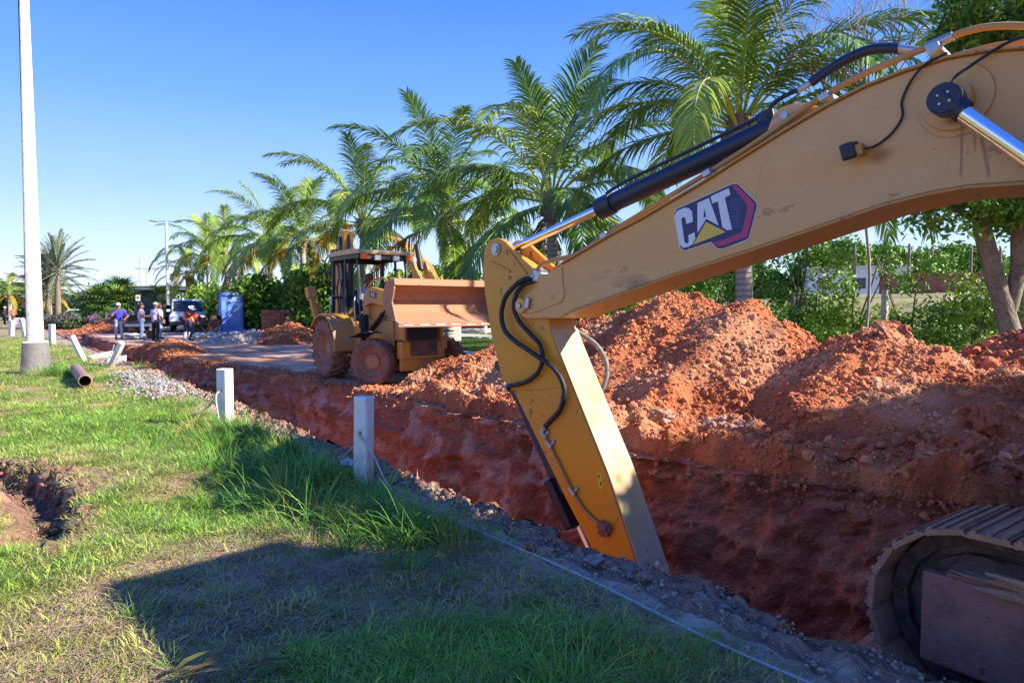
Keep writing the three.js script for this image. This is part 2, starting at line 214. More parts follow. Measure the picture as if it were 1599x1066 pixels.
{ // kerb, green verge, concrete walk and the field behind the fence
  const ss = steps([-14, 40, .5], [40, 110, 2]);
  const kerb = G(box(124, .26, .16, 0, .05, 0, 0, 0, 0, .02)); kerb.rotateY(Math.atan2(.8, -.6)); const m = W(48, 9.27); kerb.translate(m.x, 0, m.z); struct('kerb', kerb, MAT.concrete);
  struct('verge', sheet(ss, steps([9.35, 13.5, .2]), (s, t) => { const p = W(s, t, vergeY(s, t)), w = fb2(p.x * .6, p.z * .6, 4); return [p, mixc([.10, .17, .035], [.30, .26, .13], sm(.0, .5, w + .12))]; }), MAT.turf);
  struct('walkway', sheet(ss, [13.5, 14.1, 15], (s, t) => { const p = W(s, t, t < 13.6 ? vergeY(s, 13.5) + .05 : .37); return [p, [1, 1, 1]]; }, false), MAT.concrete);
  struct('field', sheet(steps([-14, 40, .8], [40, 110, 2]), steps([15, 30, .5], [30, 70, 2]), (s, t) => { const p = W(s, t, fieldY(s, t)), w = fb2(p.x * .18, p.z * .18, 4); return [p, mixc(mixc([.22, .24, .07], [.40, .36, .16], .5 + w), [.42, .33, .23], sm(.12, .4, fb2(p.x * .13 + 9, p.z * .13, 3)))]; }), MAT.turf);
  const sh = new THREE.Shape([[-900, -900], [1500, -900], [1500, 900], [-900, 900]].map((p) => new THREE.Vector2(...p))); sh.holes.push(new THREE.Path([[-13.9, -69.9], [-13.9, 69.9], [109.9, 69.9], [109.9, -69.9]].map((p) => new THREE.Vector2(...p))));
  const fg = new THREE.ShapeGeometry(sh), a = fg.attributes.position; const cols = []; for (let i = 0; i < a.count; i++) { const p = W(a.getX(i), a.getY(i), -.03); a.setXYZ(i, p.x, p.y, p.z); cols.push(.26, .25, .11); fg.attributes.uv.setXY(i, p.x, p.z); } fg.setAttribute('color', new THREE.Float32BufferAttribute(cols, 3)); fg.computeVertexNormals(); if (fg.attributes.normal.getY(0) < 0) { const ix = fg.index.array; for (let i = 0; i < ix.length; i += 3) [ix[i + 1], ix[i + 2]] = [ix[i + 2], ix[i + 1]]; fg.computeVertexNormals(); } struct('far_ground', fg, MAT.turf);
}
// ---------------------------------------------------------------- heaps of dug soil
const CLOD = [rock(1, 1), rock(2, 1), rock(3, 1)];
const clodMat = plain(1, 1, 1, .95), lumpMat = (r, g, b) => { const m = MAT.soil.clone(); m.vertexColors = false; m.color.setRGB(r, g, b); m.bumpScale = .005; return m; };
const soilTone = (v, w) => mixc(mixc([.36, .112, .042], [.52, .195, .078], v), [.54, .29, .155], w);
function heap(name, label, s0, s1, t0, t1, step, hf, base, clods, tone, sizes) {
  const us = steps([s0, s1, step]), vs = steps([t0, t1, step]);
  const hh = (s, t) => { const h = hf(s, t); if (h < -.3) return h; return h + (.09 * fb2(s * 1.3, t * 1.3 + 5, 3) + .03 * fb2(s * 4.3, t * 4.3, 3) + .025 * fb2(s * 9, t * 9, 2)) * sm(-.1, .3, h); };
  let g = sheet(us, vs, (s, t) => { const h = hh(s, t), p = W(s, t, base(s, t) + Math.max(-.25, h)); return [p, tone(s, t, p), [p.x + p.y * .45, -p.z + p.y * .8]]; });
  const p = g.attributes.position, ix = g.index.array, keep = []; const up = (k) => { const [s, t] = ST(p.getX(k), p.getZ(k)); return hh(s, t) > -.1; };
  for (let i = 0; i < ix.length; i += 3) if (up(ix[i]) || up(ix[i + 1]) || up(ix[i + 2])) keep.push(ix[i], ix[i + 1], ix[i + 2]);
  g.setIndex(keep);
  const o = single(name, g, MAT.soil, label, 'dirt pile');
  const ms = [[], [], []], cs = [[], [], []]; let n = 0, guard = 0;
  while (n < clods && guard++ < clods * 8) {
    const s = R(s0, s1), t = R(t0, t1), h = hh(s, t); if (h < -.05) continue;
    const dens = .35 + .65 * sm(-.2, .25, fb2(s * .8 + 7, t * .8, 2)); if (rnd() > dens) continue;
    const r = sizes[0] * Math.pow(rnd(), -.42); if (r > sizes[1]) continue;
    const k = Math.floor(rnd() * 3), q = W(s, t, base(s, t) + h + r * .25); ms[k].push(M4(q, qR(), V(r, r * R(.7, 1.1), r * R(.7, 1.2)))); const c = tone(s, t, q), f = R(.8, 1.22); cs[k].push(c.map((v) => v * f)); n++;
  }
  for (let k = 0; k < 3; k++) many('loose_clods', CLOD[k], clodMat, ms[k], cs[k], o);
  o.userData.hh = undefined; delete o.userData.hh; return [o, hh];
}
reseed(42);
const ridge = [[2.4, .25], [3.6, .55], [4.6, .78], [5.2, 1.02], [5.8, 1.30], [6.15, 1.16], [6.6, .98], [7.1, 1.25], [7.55, 1.55], [8.1, 1.50], [8.8, 1.74], [9.3, 1.55], [9.9, 1.36], [10.8, 1.18], [11.7, .86], [12.5, .66], [13.3, .5], [13.9, .15], [14.4, -.4]];
const ridgeT = [[3, 6.0], [6, 6.1], [9, 6.0], [11, 5.5], [12.5, 4.75], [14, 4.2]];
const mainH = (s, t) => {
  const r = interp(ridge, s), tc = interp(ridgeT, s) + .12 * n2(s * 1.1, 2), d = t - tc, sl = d < 0 ? interp([[3, .44], [6, .52], [9, .62], [12, .55], [14, .6]], s) : .75;
  let h = r - sl * (Math.sqrt(d * d + .05) - .22);
  const apron = (.20 + .16 * fb2(s * 1.1 + 4, t * 1.1, 3) + .10 * Math.max(0, n2(s * 2.2, t * 2.2))) * sm(2.6, 4, s) * sm(13.4, 11, s) - 1.2 * Math.max(0, t - 6.5);
  return Math.max(h, apron) - 2.2 * sm(.10, -.18, t - farEdge(s));
};
const mainTone = (s, t) => { const v = .5 + 1.3 * fb2(s * .7, t * .7 + 3, 4), w = sm(.02, .4, fb2(s * .45 + 30, t * .6, 4)); let c = soilTone(Math.min(1, Math.max(0, v)), w * .75); const g = sm(.55, .1, Math.hypot((s - 6.5) / 1.1, (t - 3.9) / .7)); return mixc(c, [.40, .31, .27], g * .75); };
const [mainHeap, mainHH] = heap('dirt_pile', 'long ridge of freshly dug red soil between trench and palms', 2.4, 14.6, 2.2, 8.6, .045, mainH, roadY, 52000, mainTone, [.0085, .06]);
const cone = (cs, ct, r, sl, rs = 1) => (s, t) => r - sl * (Math.sqrt(((s - cs) / rs) ** 2 + (t - ct) ** 2 + .03) - .17);
const redTone = (s, t) => soilTone(Math.min(1, Math.max(0, .3 + fb2(s * .7, t * .7, 3))), 0);
heap('dirt_pile', 'dark red soil heap partly cut by the right edge of the picture', 2.2, 7.4, 6.0, 11.2, .07, cone(4.7, 8.6, 1.35, .6), (s, t) => t < 9.3 ? roadY(s, t) : vergeY(s, t), 2500, redTone, [.02, .10]);
heap('dirt_pile', 'low dirt mound behind the rear wheel of the loader', 29, 36, 5.6, 9.6, .11, (s, t) => Math.max(cone(32.5, 8.0, .85, .5, 1.5)(s, t), cone(30.6, 7.4, .5, .45)(s, t)), roadY, 1500, redTone, [.03, .12]);
heap('dirt_pile', 'small soil mound on the far trench edge near the standing men', 25.6, 31, 1.2, 4.2, .08, (s, t) => Math.max(cone(28.2, 2.35, .42, .5, 2.0)(s, t), cone(29.8, 2.0, .26, .4)(s, t)), (s, t) => t > farEdge(s) ? roadY(s, t) : -.25, 900, redTone, [.02, .08]);
heap('dirt_pile', 'long low dark mound across the road beyond the lamp post', 50, 58, 0, 6, .16, cone(54, 3.2, .85, .42, 1.6), () => 0, 500, redTone, [.04, .14]);
// bigger lumps that lie singly on the main heap and at the foot of it
{
  const lump = [[4.05, 3.75, .17], [4.3, 4.35, .11], [3.95, 4.55, .10], [4.8, 3.5, .13], [4.35, 5.1, .16], [5.6, 3.55, .10], [5.9, 4.4, .08], [6.3, 3.4, .09], [7.0, 3.6, .08], [6.9, 3.35, .12], [5.2, 4.1, .09], [4.6, 4.0, .08], [7.8, 3.5, .09], [8.6, 3.45, .08], [10.4, 3.4, .08], [3.9, 3.55, .10]];
  const big = [rock(11, 2), rock(12, 2), rock(13, 2)], mats = [lumpMat(.42, .15, .07), lumpMat(.48, .22, .13), lumpMat(.44, .34, .28)];
  for (let k = 0; k < 70; k++) { const s = R(3.6, 13), t = R(3.2, 6.6); if (mainHH(s, t) > .05) lump.push([s, t, R(.04, .085)]); }
  lump.forEach(([s, t, r], i) => { const m = part('clod', big[i % 3], mats[i % 5 === 2 ? 1 : i === 8 || i === 9 ? 2 : 0], mainHeap); const q = W(s, t, roadY(s, t) + Math.max(0, mainHH(s, t)) + r * .3); m.position.copy(q); m.quaternion.copy(qR()); m.scale.set(r, r * .85, r * 1.15); });
}
{ // broken clods in the wheel rut of the lawn
  reseed(67); const ms = [], cs = []; for (let i = 0; i < 1500; i++) { const k = rnd() * (RUT.length - 1), j = Math.floor(k), f = k - j, x = lerp(RUT[j][0], RUT[j + 1][0], f) + R(-.26, .1), z = lerp(RUT[j][1], RUT[j + 1][1], f) + R(-.14, .14), [s, t] = ST(x, z), r = R(.008, .022) * Math.pow(rnd(), -.3); if (r > .06) continue; ms.push(M4(V(x, lawnY(s, t) + r * .2, z), qR(), V(r, r, r))); cs.push(mixc([.26, .15, .10], [.13, .08, .055], rnd()).map((v) => v * R(.8, 1.1))); }
  tag(many('rut_clods', CLOD[1], clodMat, ms, cs), 'dark broken soil clods in the wheel rut at the left', 'soil', null, 'stuff');
}
{ // crumbs along the far lip of the trench
  reseed(61); const ms = [[], [], []], cs = [[], [], []]; for (let i = 0; i < 5000; i++) { const s = 3.6 + 30 * Math.pow(rnd(), 1.4), t = farEdge(s) + R(-.14, .5), r = R(.005, .012) * Math.pow(rnd(), -.32) * (1 + s / 25); if (r > .045) continue; const k = i % 3; ms[k].push(M4(W(s, t, roadY(s, t) - 1.1 * Math.max(0, farEdge(s) - t) + r * .3 + (s < 13 && t > farEdge(s) ? .1 * sm(0, .2, t - farEdge(s)) : 0)), qR(), V(r, r * .8, r))); cs[k].push(soilTone(rnd() * .8, .3 * rnd()).map((v) => v * R(.75, 1.05))); }
  for (let k = 0; k < 3; k++) tag(many('lip_crumbs', CLOD[k], clodMat, ms[k], cs[k]), 'red soil crumbs along the far lip of the trench', 'soil', 'lip crumbs', 'stuff');
}
{ // gravel and crumbs on the broken near rim
  reseed(5); const ms = [[], [], []], cs = [[], [], []];
  for (let i = 0; i < 9000; i++) { const s = Math.pow(rnd(), 1.35) * 26 + 1.5, t = -.35 + 1.0 * Math.pow(rnd(), .6), tn = nearRim(s); if (t > tn + .02) continue; const far = Math.min(1, s / 20), r = R(.0025, .007) * Math.pow(rnd(), -.25) * (1 + .9 * far); if (r > .02 + .02 * far) continue; const k = i % 3, near = sm(.05, .55, t); const y = t < LIP ? lawnY(s, t) : lawnY(s, t) * .85 + .02; ms[k].push(M4(W(s, t, y + r * .3), qR(), V(r, r, r))); const f = R(.75, 1.2), c = mixc([.40, .29, .22], rnd() < .5 ? [.46, .31, .22] : [.38, .19, .12], near * R(.1, 1)); cs[k].push(c.map((v) => v * f)); }
  const gr = many('rim_gravel', CLOD[0], clodMat, ms[0], cs[0]); tag(gr, 'grey gravel and soil crumbs strewn along the near trench rim', 'gravel', null, 'stuff'); for (let k = 1; k < 3; k++) tag(many('rim_gravel', CLOD[k], clodMat, ms[k], cs[k]), 'grey gravel and soil crumbs strewn along the near trench rim', 'gravel', 'rim gravel', 'stuff'); gr.userData.group = 'rim gravel';
  reseed(9); const st = [rock(21, 2), rock(22, 2), rock(23, 1)], sm_ = [lumpMat(.46, .34, .25), lumpMat(.44, .25, .16), lumpMat(.40, .36, .33)];
  for (let i = 0; i < 34; i++) { const s = i < 30 ? R(3.2, 11) : R(11, 24), r = R(.018, .05) * (i % 9 === 0 ? 1.4 : 1), t = nearRim(s) - R(.0, .22) - r; const m = single('rim_stone', st[i % 3], sm_[Math.floor(rnd() * 3)], 'tan stone lying on the broken near rim of the trench', 'stone', 'stones along the trench rim'); m.position.copy(W(s, t, lawnY(s, t) + r * .3)); m.quaternion.copy(qR()); m.scale.set(r, r * .8, r * 1.2); }
}
// ================================================================ the excavator (its frame: x along the boom, y up, z away from the camera)
{
  const ex = thing('excavator', 'large yellow tracked excavator reaching its arm down into the trench', 'excavator', V(4.26, 0, -2.62), 2.3436);
  // undercarriage: two tracks of shoes round an idler, a sprocket and a frame
  const shoeG = G(box(.168, .03, .6, 0, 0, 0, 0, 0, 0, .006), ...[-.06, .0, .06].map((x) => box(.026, .016, .6, x, .019, 0, 0, 0, 0, .007)), box(.04, .012, .60, .085, -.008, 0, 0, 0, .2, .003));
  const rad = .435, half = 1.645, per = 4 * half + 2 * Math.PI * rad, nShoe = 52;
  const linkG = G(box(.2, .08, .05, 0, -.06, .09), box(.2, .08, .05, 0, -.06, -.09));
  const frameMat = dusty([.11, .045, .04], [.27, .115, .085], .8, [.8, .8], 409, .9, .008);
  function track(z) {
    const t = new THREE.Group(); t.name = 'track'; ex.add(t); t.position.set(0, -.42, 0); t.rotation.y = -.1294;
    for (let i = 0; i < nShoe; i++) {
      let d = i / nShoe * per, x, y, a;
      if (d < 2 * half) { x = -half + d; y = .465 + rad; a = 0; y += -.03 * Math.sin(d / (2 * half) * Math.PI) * 0; }
      else if (d < 2 * half + Math.PI * rad) { a = -(d - 2 * half) / rad; x = half - Math.sin(a) * rad * 1; y = .465 + Math.cos(a) * rad; x = half + Math.sin(-a) * rad; }
      else if (d < 4 * half + Math.PI * rad) { d -= 2 * half + Math.PI * rad; x = half - d; y = .465 - rad; a = -Math.PI; }
      else { a = -Math.PI - (d - 4 * half - Math.PI * rad) / rad; x = -half - Math.abs(Math.sin(a)) * rad; y = .465 + Math.cos(a) * rad; }
      const m = part('track_shoe', shoeG, MAT.trackSteel, t); m.position.set(x, y, z); m.rotation.z = a;
    }
    const ring = (x, r, name) => { const g = G(cyl([x, .465, z - .06], [x, .465, z + .06], r, r, 30), cyl([x, .465, z - .12], [x, .465, z + .12], r * .82, r * .82, 30), cyl([x, .465, z - .17], [x, .465, z + .17], .11, .11, 16)); return part(name, g, MAT.mudSteel, t); };
    ring(half, .36, 'idler'); ring(-half, .35, 'sprocket');
    const links = []; for (let i = 0; i < nShoe; i++) { let d = (i + .5) / nShoe * per, x, y, a; if (d < 2 * half) { x = -half + d; y = .9; a = 0; } else if (d < 2 * half + Math.PI * rad) { a = -(d - 2 * half) / rad; x = half + Math.sin(-a) * rad; y = .465 + Math.cos(a) * rad; } else if (d < 4 * half + Math.PI * rad) { d -= 2 * half + Math.PI * rad; x = half - d; y = .03; a = -Math.PI; } else { a = -Math.PI - (d - 4 * half - Math.PI * rad) / rad; x = -half - Math.abs(Math.sin(a)) * rad; y = .465 + Math.cos(a) * rad; } const g = linkG.clone(); g.rotateZ(a); g.translate(x, y, z); links.push(g); }
    part('track_chain', mergeGeometries(links), MAT.mudSteel, t);
    const s = Math.sign(z);
    part('track_frame', G(box(2.7, .42, .3, 0, .47, z, 0, 0, 0, .03), box(3.3, .44, .06, .2, .465, z + s * .27, 0, 0, 0, .02), box(3.1, .06, .22, .2, .70, z + s * .18, s * .25, 0, 0, .01), box(.5, .40, .5, 1.55, .46, z, 0, 0, 0, .03)), frameMat, t);
    for (const x of [-1.05, -.65, -.25, .15, .55, .95]) part('track_roller', G(cyl([x, .12, z - .16], [x, .12, z + .16], .09, .09, 14)), MAT.mudSteel, t);
    // a slab of dried mud caked on the side plate
    const mud = rock(61, 3, 1), p = mud.attributes.position; for (let i = 0; i < p.count; i++) p.setXYZ(i, p.getX(i) * .55, p.getY(i) * .05, p.getZ(i) * .07); mud.computeVertexNormals(); mud.translate(1.15, .71, z + s * .28); part('caked_mud', boxUV(mud), MAT.trackSteel, t);
  }
  track(-1.2); track(1.2);
  const car = new THREE.Group(); part('car_body', G(box(1.7, .32, 1.9, 0, .15, 0, 0, 0, 0, .05), cyl([0, .25, 0], [0, .5, 0], .65, .65, 28)), MAT.mudSteel, ex);
  // upper house: deck, engine covers, counterweight, cab (all to the right of the picture; they cast the shade on the grass)
  part('deck', G(box(3.3, .22, 2.6, -.75, .62, 0, 0, 0, 0, .03)), MAT.linePaint, ex);
  part('engine_hood', G(box(2.0, .95, 2.5, -1.35, 1.2, 0, 0, 0, 0, .08), box(1.1, .25, 1.0, -1.2, 1.78, .3, 0, 0, 0, .06), cyl([-1.5, 1.8, -.6], [-1.5, 2.25, -.6], .06, .06, 12)), MAT.linePaint, ex);
  part('counterweight', G(ext([[-2.35, -1.32], [-2.75, -.9], [-2.9, 0], [-2.75, .9], [-2.35, 1.32], [-2.3, 1.32], [-2.3, -1.32]], 1.05, 0, .04).rotateX(Math.PI / 2).translate(0, 1.15, 0)), MAT.linePaint, ex);
  part('side_box', G(box(1.3, .8, .75, .2, 1.1, .95, 0, 0, 0, .05)), MAT.linePaint, ex);
  const cab = part('cab', G(box(1.6, .72, .98, .45, 1.05, -.83, 0, 0, 0, .05), box(1.60, .10, 1.0, .45, 2.96, -.83, 0, 0, 0, .03), ...[[1.2, -1.28], [1.2, -.38], [-.3, -1.28], [-.3, -.38], [.45, -1.28]].map(([x, z]) => bar([x + .02, 1.35, z], [x - .02, 2.93, z], .08, .07)), box(.06, 1.5, .9, -.3, 2.15, -.83)), MAT.linePaint, ex);
  part('cab_window', G(box(1.38, 1.5, .008, .45, 2.16, -1.285, 0, 0, 0, 0), box(1.38, 1.5, .008, .45, 2.16, -.375, 0, 0, 0, 0), box(.008, 1.5, .82, 1.2, 2.16, -.83, 0, 0, 0, 0)), MAT.darkGlass, cab);
  part('operator_seat', G(box(.5, .14, .5, .2, 1.5, -.83, 0, 0, 0, .05), box(.12, .7, .5, -.05, 1.85, -.83, 0, 0, .12, .05)), MAT.dark, cab);

  // ---------------- boom
  const top = [[5.2, 1.905], [4.64, 2.123], [4.314, 2.236], [3.784, 2.447], [3.481, 2.58], [3.185, 2.706], [2.914, 2.814], [2.669, 2.89], [2.438, 2.932], [2.225, 2.951], [2.025, 2.94], [1.862, 2.911], [1.5, 2.76], [1.1, 2.43], [.6, 1.82], [.2, 1.3]];
  const bot = [[.05, .98], [.12, .85], [.3, .82], [.75, 1.25], [1.15, 1.72], [1.5, 2.06], [1.7, 2.16], [1.841, 2.195], [2.104, 2.208], [2.291, 2.194], [2.534, 2.155], [2.85, 2.073], [3.374, 1.935], [3.995, 1.785], [5.06, 1.494], [5.2, 1.44]];
  const tex = (() => { const n = 1024, A = F1, B = F2, C = F3; return (i, px, py) => {
    const x = (px + .5) / n * 6.4, y = (py + .5) / n * 3.2; const k = c01(A[i], .32, .66), l = c01(B[i], .35, .65);
    let c = mixc([.72, .31, .04], [.62, .35, .15], .38 + .34 * k * .6 + .40 * l); c = c.map((v) => v * (.93 + .14 * C[i]));
    const rust = sm(1, .2, Math.hypot((x - 2.575) / .12, (y - 2.455) / .085) + (A[i] - .5) * 1.2); c = mixc(c, [.36, .12, .008], rust * .9);
    const r2 = sm(1, .3, Math.hypot((x - 2.16) / .09, (y - 2.59) / .04) + (A[i] - .5)); c = mixc(c, [.32, .11, .015], r2 * .8);
    for (const [sx, w, y0, y1, dr] of [[2.135, .010, 2.26, 2.62, .00], [2.06, .013, 2.24, 2.58, -.06], [2.08, .007, 2.4, 2.57, -.02]]) { const xx = sx + dr * (2.6 - y) / .35 + (A[i] - .5) * .02, e = sm(w, w * .3, Math.abs(x - xx)) * sm(y0 - .02, y0 + .03, y) * sm(y1 + .02, y1 - .02, y); c = mixc(c, [.13, .07, .05], e * .65); }
    const ringd = Math.abs(Math.hypot(x - 2.168, y - 2.70) - .205); c = mixc(c, [.36, .18, .06], sm(.008, .003, ringd) * .5 * c01(A[i], .35, .6));
    const wl = Math.abs((x - 3.335) + (y - 2.5) * .2); if (y > 2.05 && y < 2.52) c = mixc(c, [.55, .24, .03], sm(.012, .003, wl) * .45);
    const scr = c01(F1[(Math.floor(py * 3.7 + px * .9) % 1024) * 1024 + (px >> 4)], .66, .74) * c01(B[i], .5, .6); c = mixc(c, [.62, .40, .24], scr * .5); const mud = c01(A[i], .60, .68) * sm(2.35, 1.6, y) * c01(B[i], .42, .6); c = mixc(c, [.32, .17, .10], mud * .8); const speck = C[i] > .70 && A[i] > .53 ? 1 : 0; c = mixc(c, [.20, .10, .05], speck * .5); return c; }; })();
  const boomMat = mapped(1024, [6.4, 3.2], tex, (i) => grey(F3[i] * .5 + F2[i] * .5), .0015, { roughness: .42 });
  const boom = part('boom', G(ext([...top, ...bot], .5, 0, .01)), boomMat, ex);
  const strip = (a, dy, z, w) => ext([...a, ...a.slice().reverse().map(([x, y]) => [x, y + dy])], w, z, .003);
  part('flange_plate', G(strip(top.slice(0, 14), .018, 0, .55)), MAT.linePaint, boom);
  part('flange_plate', G(strip(bot.slice(4), -.018, 0, .53)), MAT.linePaint, boom);
  for (const z of [-.225, .225]) {
    const a = []; for (let k = 0; k <= 10; k++) { const an = Math.PI * (.62 + k * .088); a.push([5.70 - .0 + .075 * -Math.cos(an) * -1 * -1 + 0, 1.535 + .075 * Math.sin(an)]); }
    const nose = [[5.19, 1.905], [5.36, 1.84], [5.45, 1.80], [5.56, 1.69], [5.68, 1.62], [5.755, 1.565], [5.765, 1.50], [5.72, 1.44], [5.66, 1.415], [5.24, 1.42], [5.19, 1.44]];
    part('boom_nose', G(ext(nose, .05, z, .006)), boomMat, boom);
    part('doubler_plate', G(ext([[5.44, 1.79], [5.20, 1.885], [5.165, 1.62], [5.20, 1.565], [5.60, 1.455], [5.70, 1.52], [5.56, 1.66]], .014, z + Math.sign(z) * .03, .004)), boomMat, boom);
    part('pivot_boss', G(cyl([5.70, 1.535, z - Math.sign(z) * .02], [5.70, 1.535, z + Math.sign(z) * .06], .075, .07, 20)), boomMat, boom);
    part('pivot_pin', G(cyl([5.70, 1.535, z], [5.70, 1.535, z + Math.sign(z) * .085], .022, .022, 12), box(.05, .11, .03, 5.60, 1.56, z + Math.sign(z) * .06, 0, 0, .2)), MAT.steel, boom);
  }
  // decal on the near side: layered thin film, each layer a little proud of the one below
  const D = { plate: [[4.046, 2.229], [4.031, 2.278], [3.559, 2.413], [3.51, 2.406], [3.365, 2.259], [3.359, 2.225], [3.417, 2.002], [3.441, 1.986], [3.623, 1.938], [3.671, 1.944], [3.721, 1.993], [3.944, 1.942], [3.989, 1.967]], navy: [[4.035, 2.232], [4.019, 2.272], [3.555, 2.405], [3.515, 2.4], [3.373, 2.254], [3.368, 2.227], [3.425, 2.01], [3.448, 1.996], [3.623, 1.947], [3.667, 1.952], [3.719, 2.004], [3.942, 1.953], [3.978, 1.974]], C: [[4.033, 2.218], [4.014, 2.258], [3.949, 2.278], [3.907, 2.27], [3.881, 2.242], [3.872, 2.165], [3.928, 2.152], [3.939, 2.202], [3.96, 2.208], [3.973, 2.194], [3.943, 2.017], [3.922, 2.001], [3.905, 2.011], [3.91, 2.065], [3.858, 2.084], [3.85, 2.034], [3.877, 1.99], [3.913, 1.977], [3.955, 1.972], [3.985, 2.002]], A: [[3.836, 2.3], [3.741, 2.328], [3.657, 2.116], [3.761, 2.176], [3.832, 2.075]], Ah: [[3.777, 2.261], [3.785, 2.184], [3.761, 2.192]], T: [[3.726, 2.338], [3.582, 2.38], [3.567, 2.331], [3.612, 2.315], [3.551, 2.078], [3.592, 2.078], [3.627, 2.102], [3.667, 2.295], [3.712, 2.283]], tri: [[3.761, 2.153], [3.598, 2.065], [3.867, 1.989]], band: [[3.554, 2.391], [3.519, 2.393], [3.386, 2.251], [3.381, 2.227], [3.436, 2.018], [3.623, 1.967], [3.667, 1.97], [3.696, 1.995], [3.624, 2.006], [3.475, 2.053], [3.435, 2.22], [3.451, 2.264]] };
  const film = (pts, k, m, name, holes = []) => part(name, G(ext(pts, .003, -.2515 - .002 * k, 0, holes)), m, boom);
  film(D.plate, 0, plain(.62, .50, .40, .5), 'decal_border'); film(D.navy, 1, plain(.018, .022, .10, .4), 'decal_field');
  film(D.band, 2, plain(.42, .03, .13, .4), 'decal_band'); for (const [k, h] of [['C', []], ['A', [D.Ah]], ['T', []]]) film(D[k], 2, plain(.66, .66, .76, .45), 'decal_letter', h); film(D.tri, 3, plain(.70, .47, .07, .45), 'decal_triangle');
  const dots = []; for (let r = 0; r < 9; r++) for (let c = 0; c < 4; c++) { const x = 3.50 + c * .022 + (r % 2) * .011 + r * -.002, y = 2.10 + r * .024; dots.push(new THREE.CircleGeometry(.0085, 6).translate(x, y, -.2555)); } part('decal_dots', G(...dots), plain(.05, .07, .24, .4), boom);
  // pin of the boom cylinder, cylinder, lamp and cables
  part('cylinder_boss', G(cyl([2.168, 2.72, -.24], [2.168, 2.72, -.268], .195, .185, 32), cyl([2.168, 2.70, -.26], [2.168, 2.70, -.37], .10, .095, 24)), boomMat, boom);
  for (const z of [-.43, .43]) {
    const bc = new THREE.Group(); bc.name = 'boom_cylinder'; ex.add(bc);
    part('pin_cap', G(cyl([2.176, 2.668, z - .05], [2.176, 2.668, z + .05], .088, .088, 24), cyl([2.176, 2.668, z - .062], [2.176, 2.668, z - .03], .078, .078, 24)), MAT.blueBlack, bc);
    for (let k = 0; k < 4; k++) { const a = .6 + k * 1.57; part('bolt', G(cyl([2.176 + Math.cos(a) * .035, 2.668 + Math.sin(a) * .035, z - .068], [2.176 + Math.cos(a) * .035, 2.668 + Math.sin(a) * .035, z - .06], .008, .008, 6)), MAT.steel, bc); }
    part('rod', G(cyl([2.14, 2.63, z], [1.25, 1.76, z], .046, .046, 24)), MAT.chrome, bc);
    part('rod_eye', G(cyl([2.2, 2.70, z], [2.09, 2.585, z], .07, .062, 18)), MAT.blueBlack, bc);
    part('barrel', G(cyl([1.28, 1.79, z], [.35, .88, z], .085, .085, 22)), MAT.linePaint, bc);
  }
  const lamp = part('work_light', G(box(.085, .10, .055, 2.727, 2.49, -.345, 0, .25, -.25, .012), box(.06, .02, .05, 2.70, 2.53, -.34, 0, .2, -.2)), MAT.dark, boom);
  part('bracket', G(box(.035, .07, .09, 2.665, 2.497, -.30, 0, 0, -.2, .004), cyl([2.69, 2.50, -.35], [2.69, 2.50, -.27], .028, .028, 12)), MAT.linePaint, lamp);
  part('cable', G(tube([[2.66, 2.50, -.30], [2.60, 2.51, -.275], [2.53, 2.552, -.265], [2.475, 2.61, -.264], [2.444, 2.67, -.268], [2.452, 2.75, -.265], [2.43, 2.819, -.264], [2.39, 2.88, -.275], [2.331, 2.935, -.285], [2.217, 2.982, -.27]], .0075, 50, 6)), MAT.rubber, boom);
  part('cable', G(tube([[2.158, 2.74, -.44], [2.14, 2.79, -.42], [2.10, 2.84, -.36], [2.038, 2.90, -.30], [1.937, 2.955, -.28], [1.855, 2.97, -.27], [1.6, 2.9, -.27]], .009, 40, 6)), MAT.rubber, boom);
  part('spare_clip', G(box(.012, .05, .012, 2.045, 2.76, -.258, 0, 0, -.4, .003)), MAT.rubber, boom);
  // steel oil lines clamped along the top of the boom, and rubber hoses
  const pipe = (pts, r, n = 60) => part('oil_line', G(tube(pts, r, n, 9)), MAT.linePaint, boom);
  pipe([[5.637, 1.82, -.16], [5.56, 1.915, -.15], [5.47, 1.945, -.15], [5.08, 2.005, -.15], [4.863, 2.11, -.15], [4.428, 2.287, -.15], [3.533, 2.655, -.15], [2.947, 2.93, -.15], [2.708, 3.01, -.15], [2.382, 3.075, -.15], [2.184, 3.115, -.15], [2.06, 3.115, -.15], [1.882, 3.07, -.15], [1.3, 2.82, -.15]], .021, 90);
  pipe([[5.60, 1.78, .02], [5.52, 1.89, .0], [5.08, 1.985, .0], [4.82, 2.09, .0], [4.428, 2.255, .0], [3.533, 2.61, .0], [2.947, 2.86, .0], [2.5, 2.985, .0], [2.184, 3.01, .0], [1.882, 2.98, .0], [1.3, 2.7, .0]], .017, 90);
  pipe([[3.0, 2.83, .12], [2.72, 2.95, .12], [2.45, 3.03, .1], [2.2, 3.06, .06], [1.882, 3.03, .06]], .019, 40);
  pipe([[2.85, 2.86, -.06], [2.62, 2.93, -.06], [2.4, 2.975, -.05], [2.1, 3.03, -.05], [1.85, 3.01, -.05]], .017, 40);
  for (const [x, y] of [[3.78, 2.52], [4.75, 2.13], [2.93, 2.90], [2.30, 3.04]]) { part('line_clamp', G(box(.07, .05, .40, x, y, -.04, 0, 0, -.4, .008), box(.03, .10, .12, x, y - .05, -.04, 0, 0, -.4)), MAT.steel, boom); }
  part('line_fitting', G(cyl([2.36, 3.08, -.15], [2.22, 3.11, -.15], .028, .028, 10)), MAT.steel, boom);
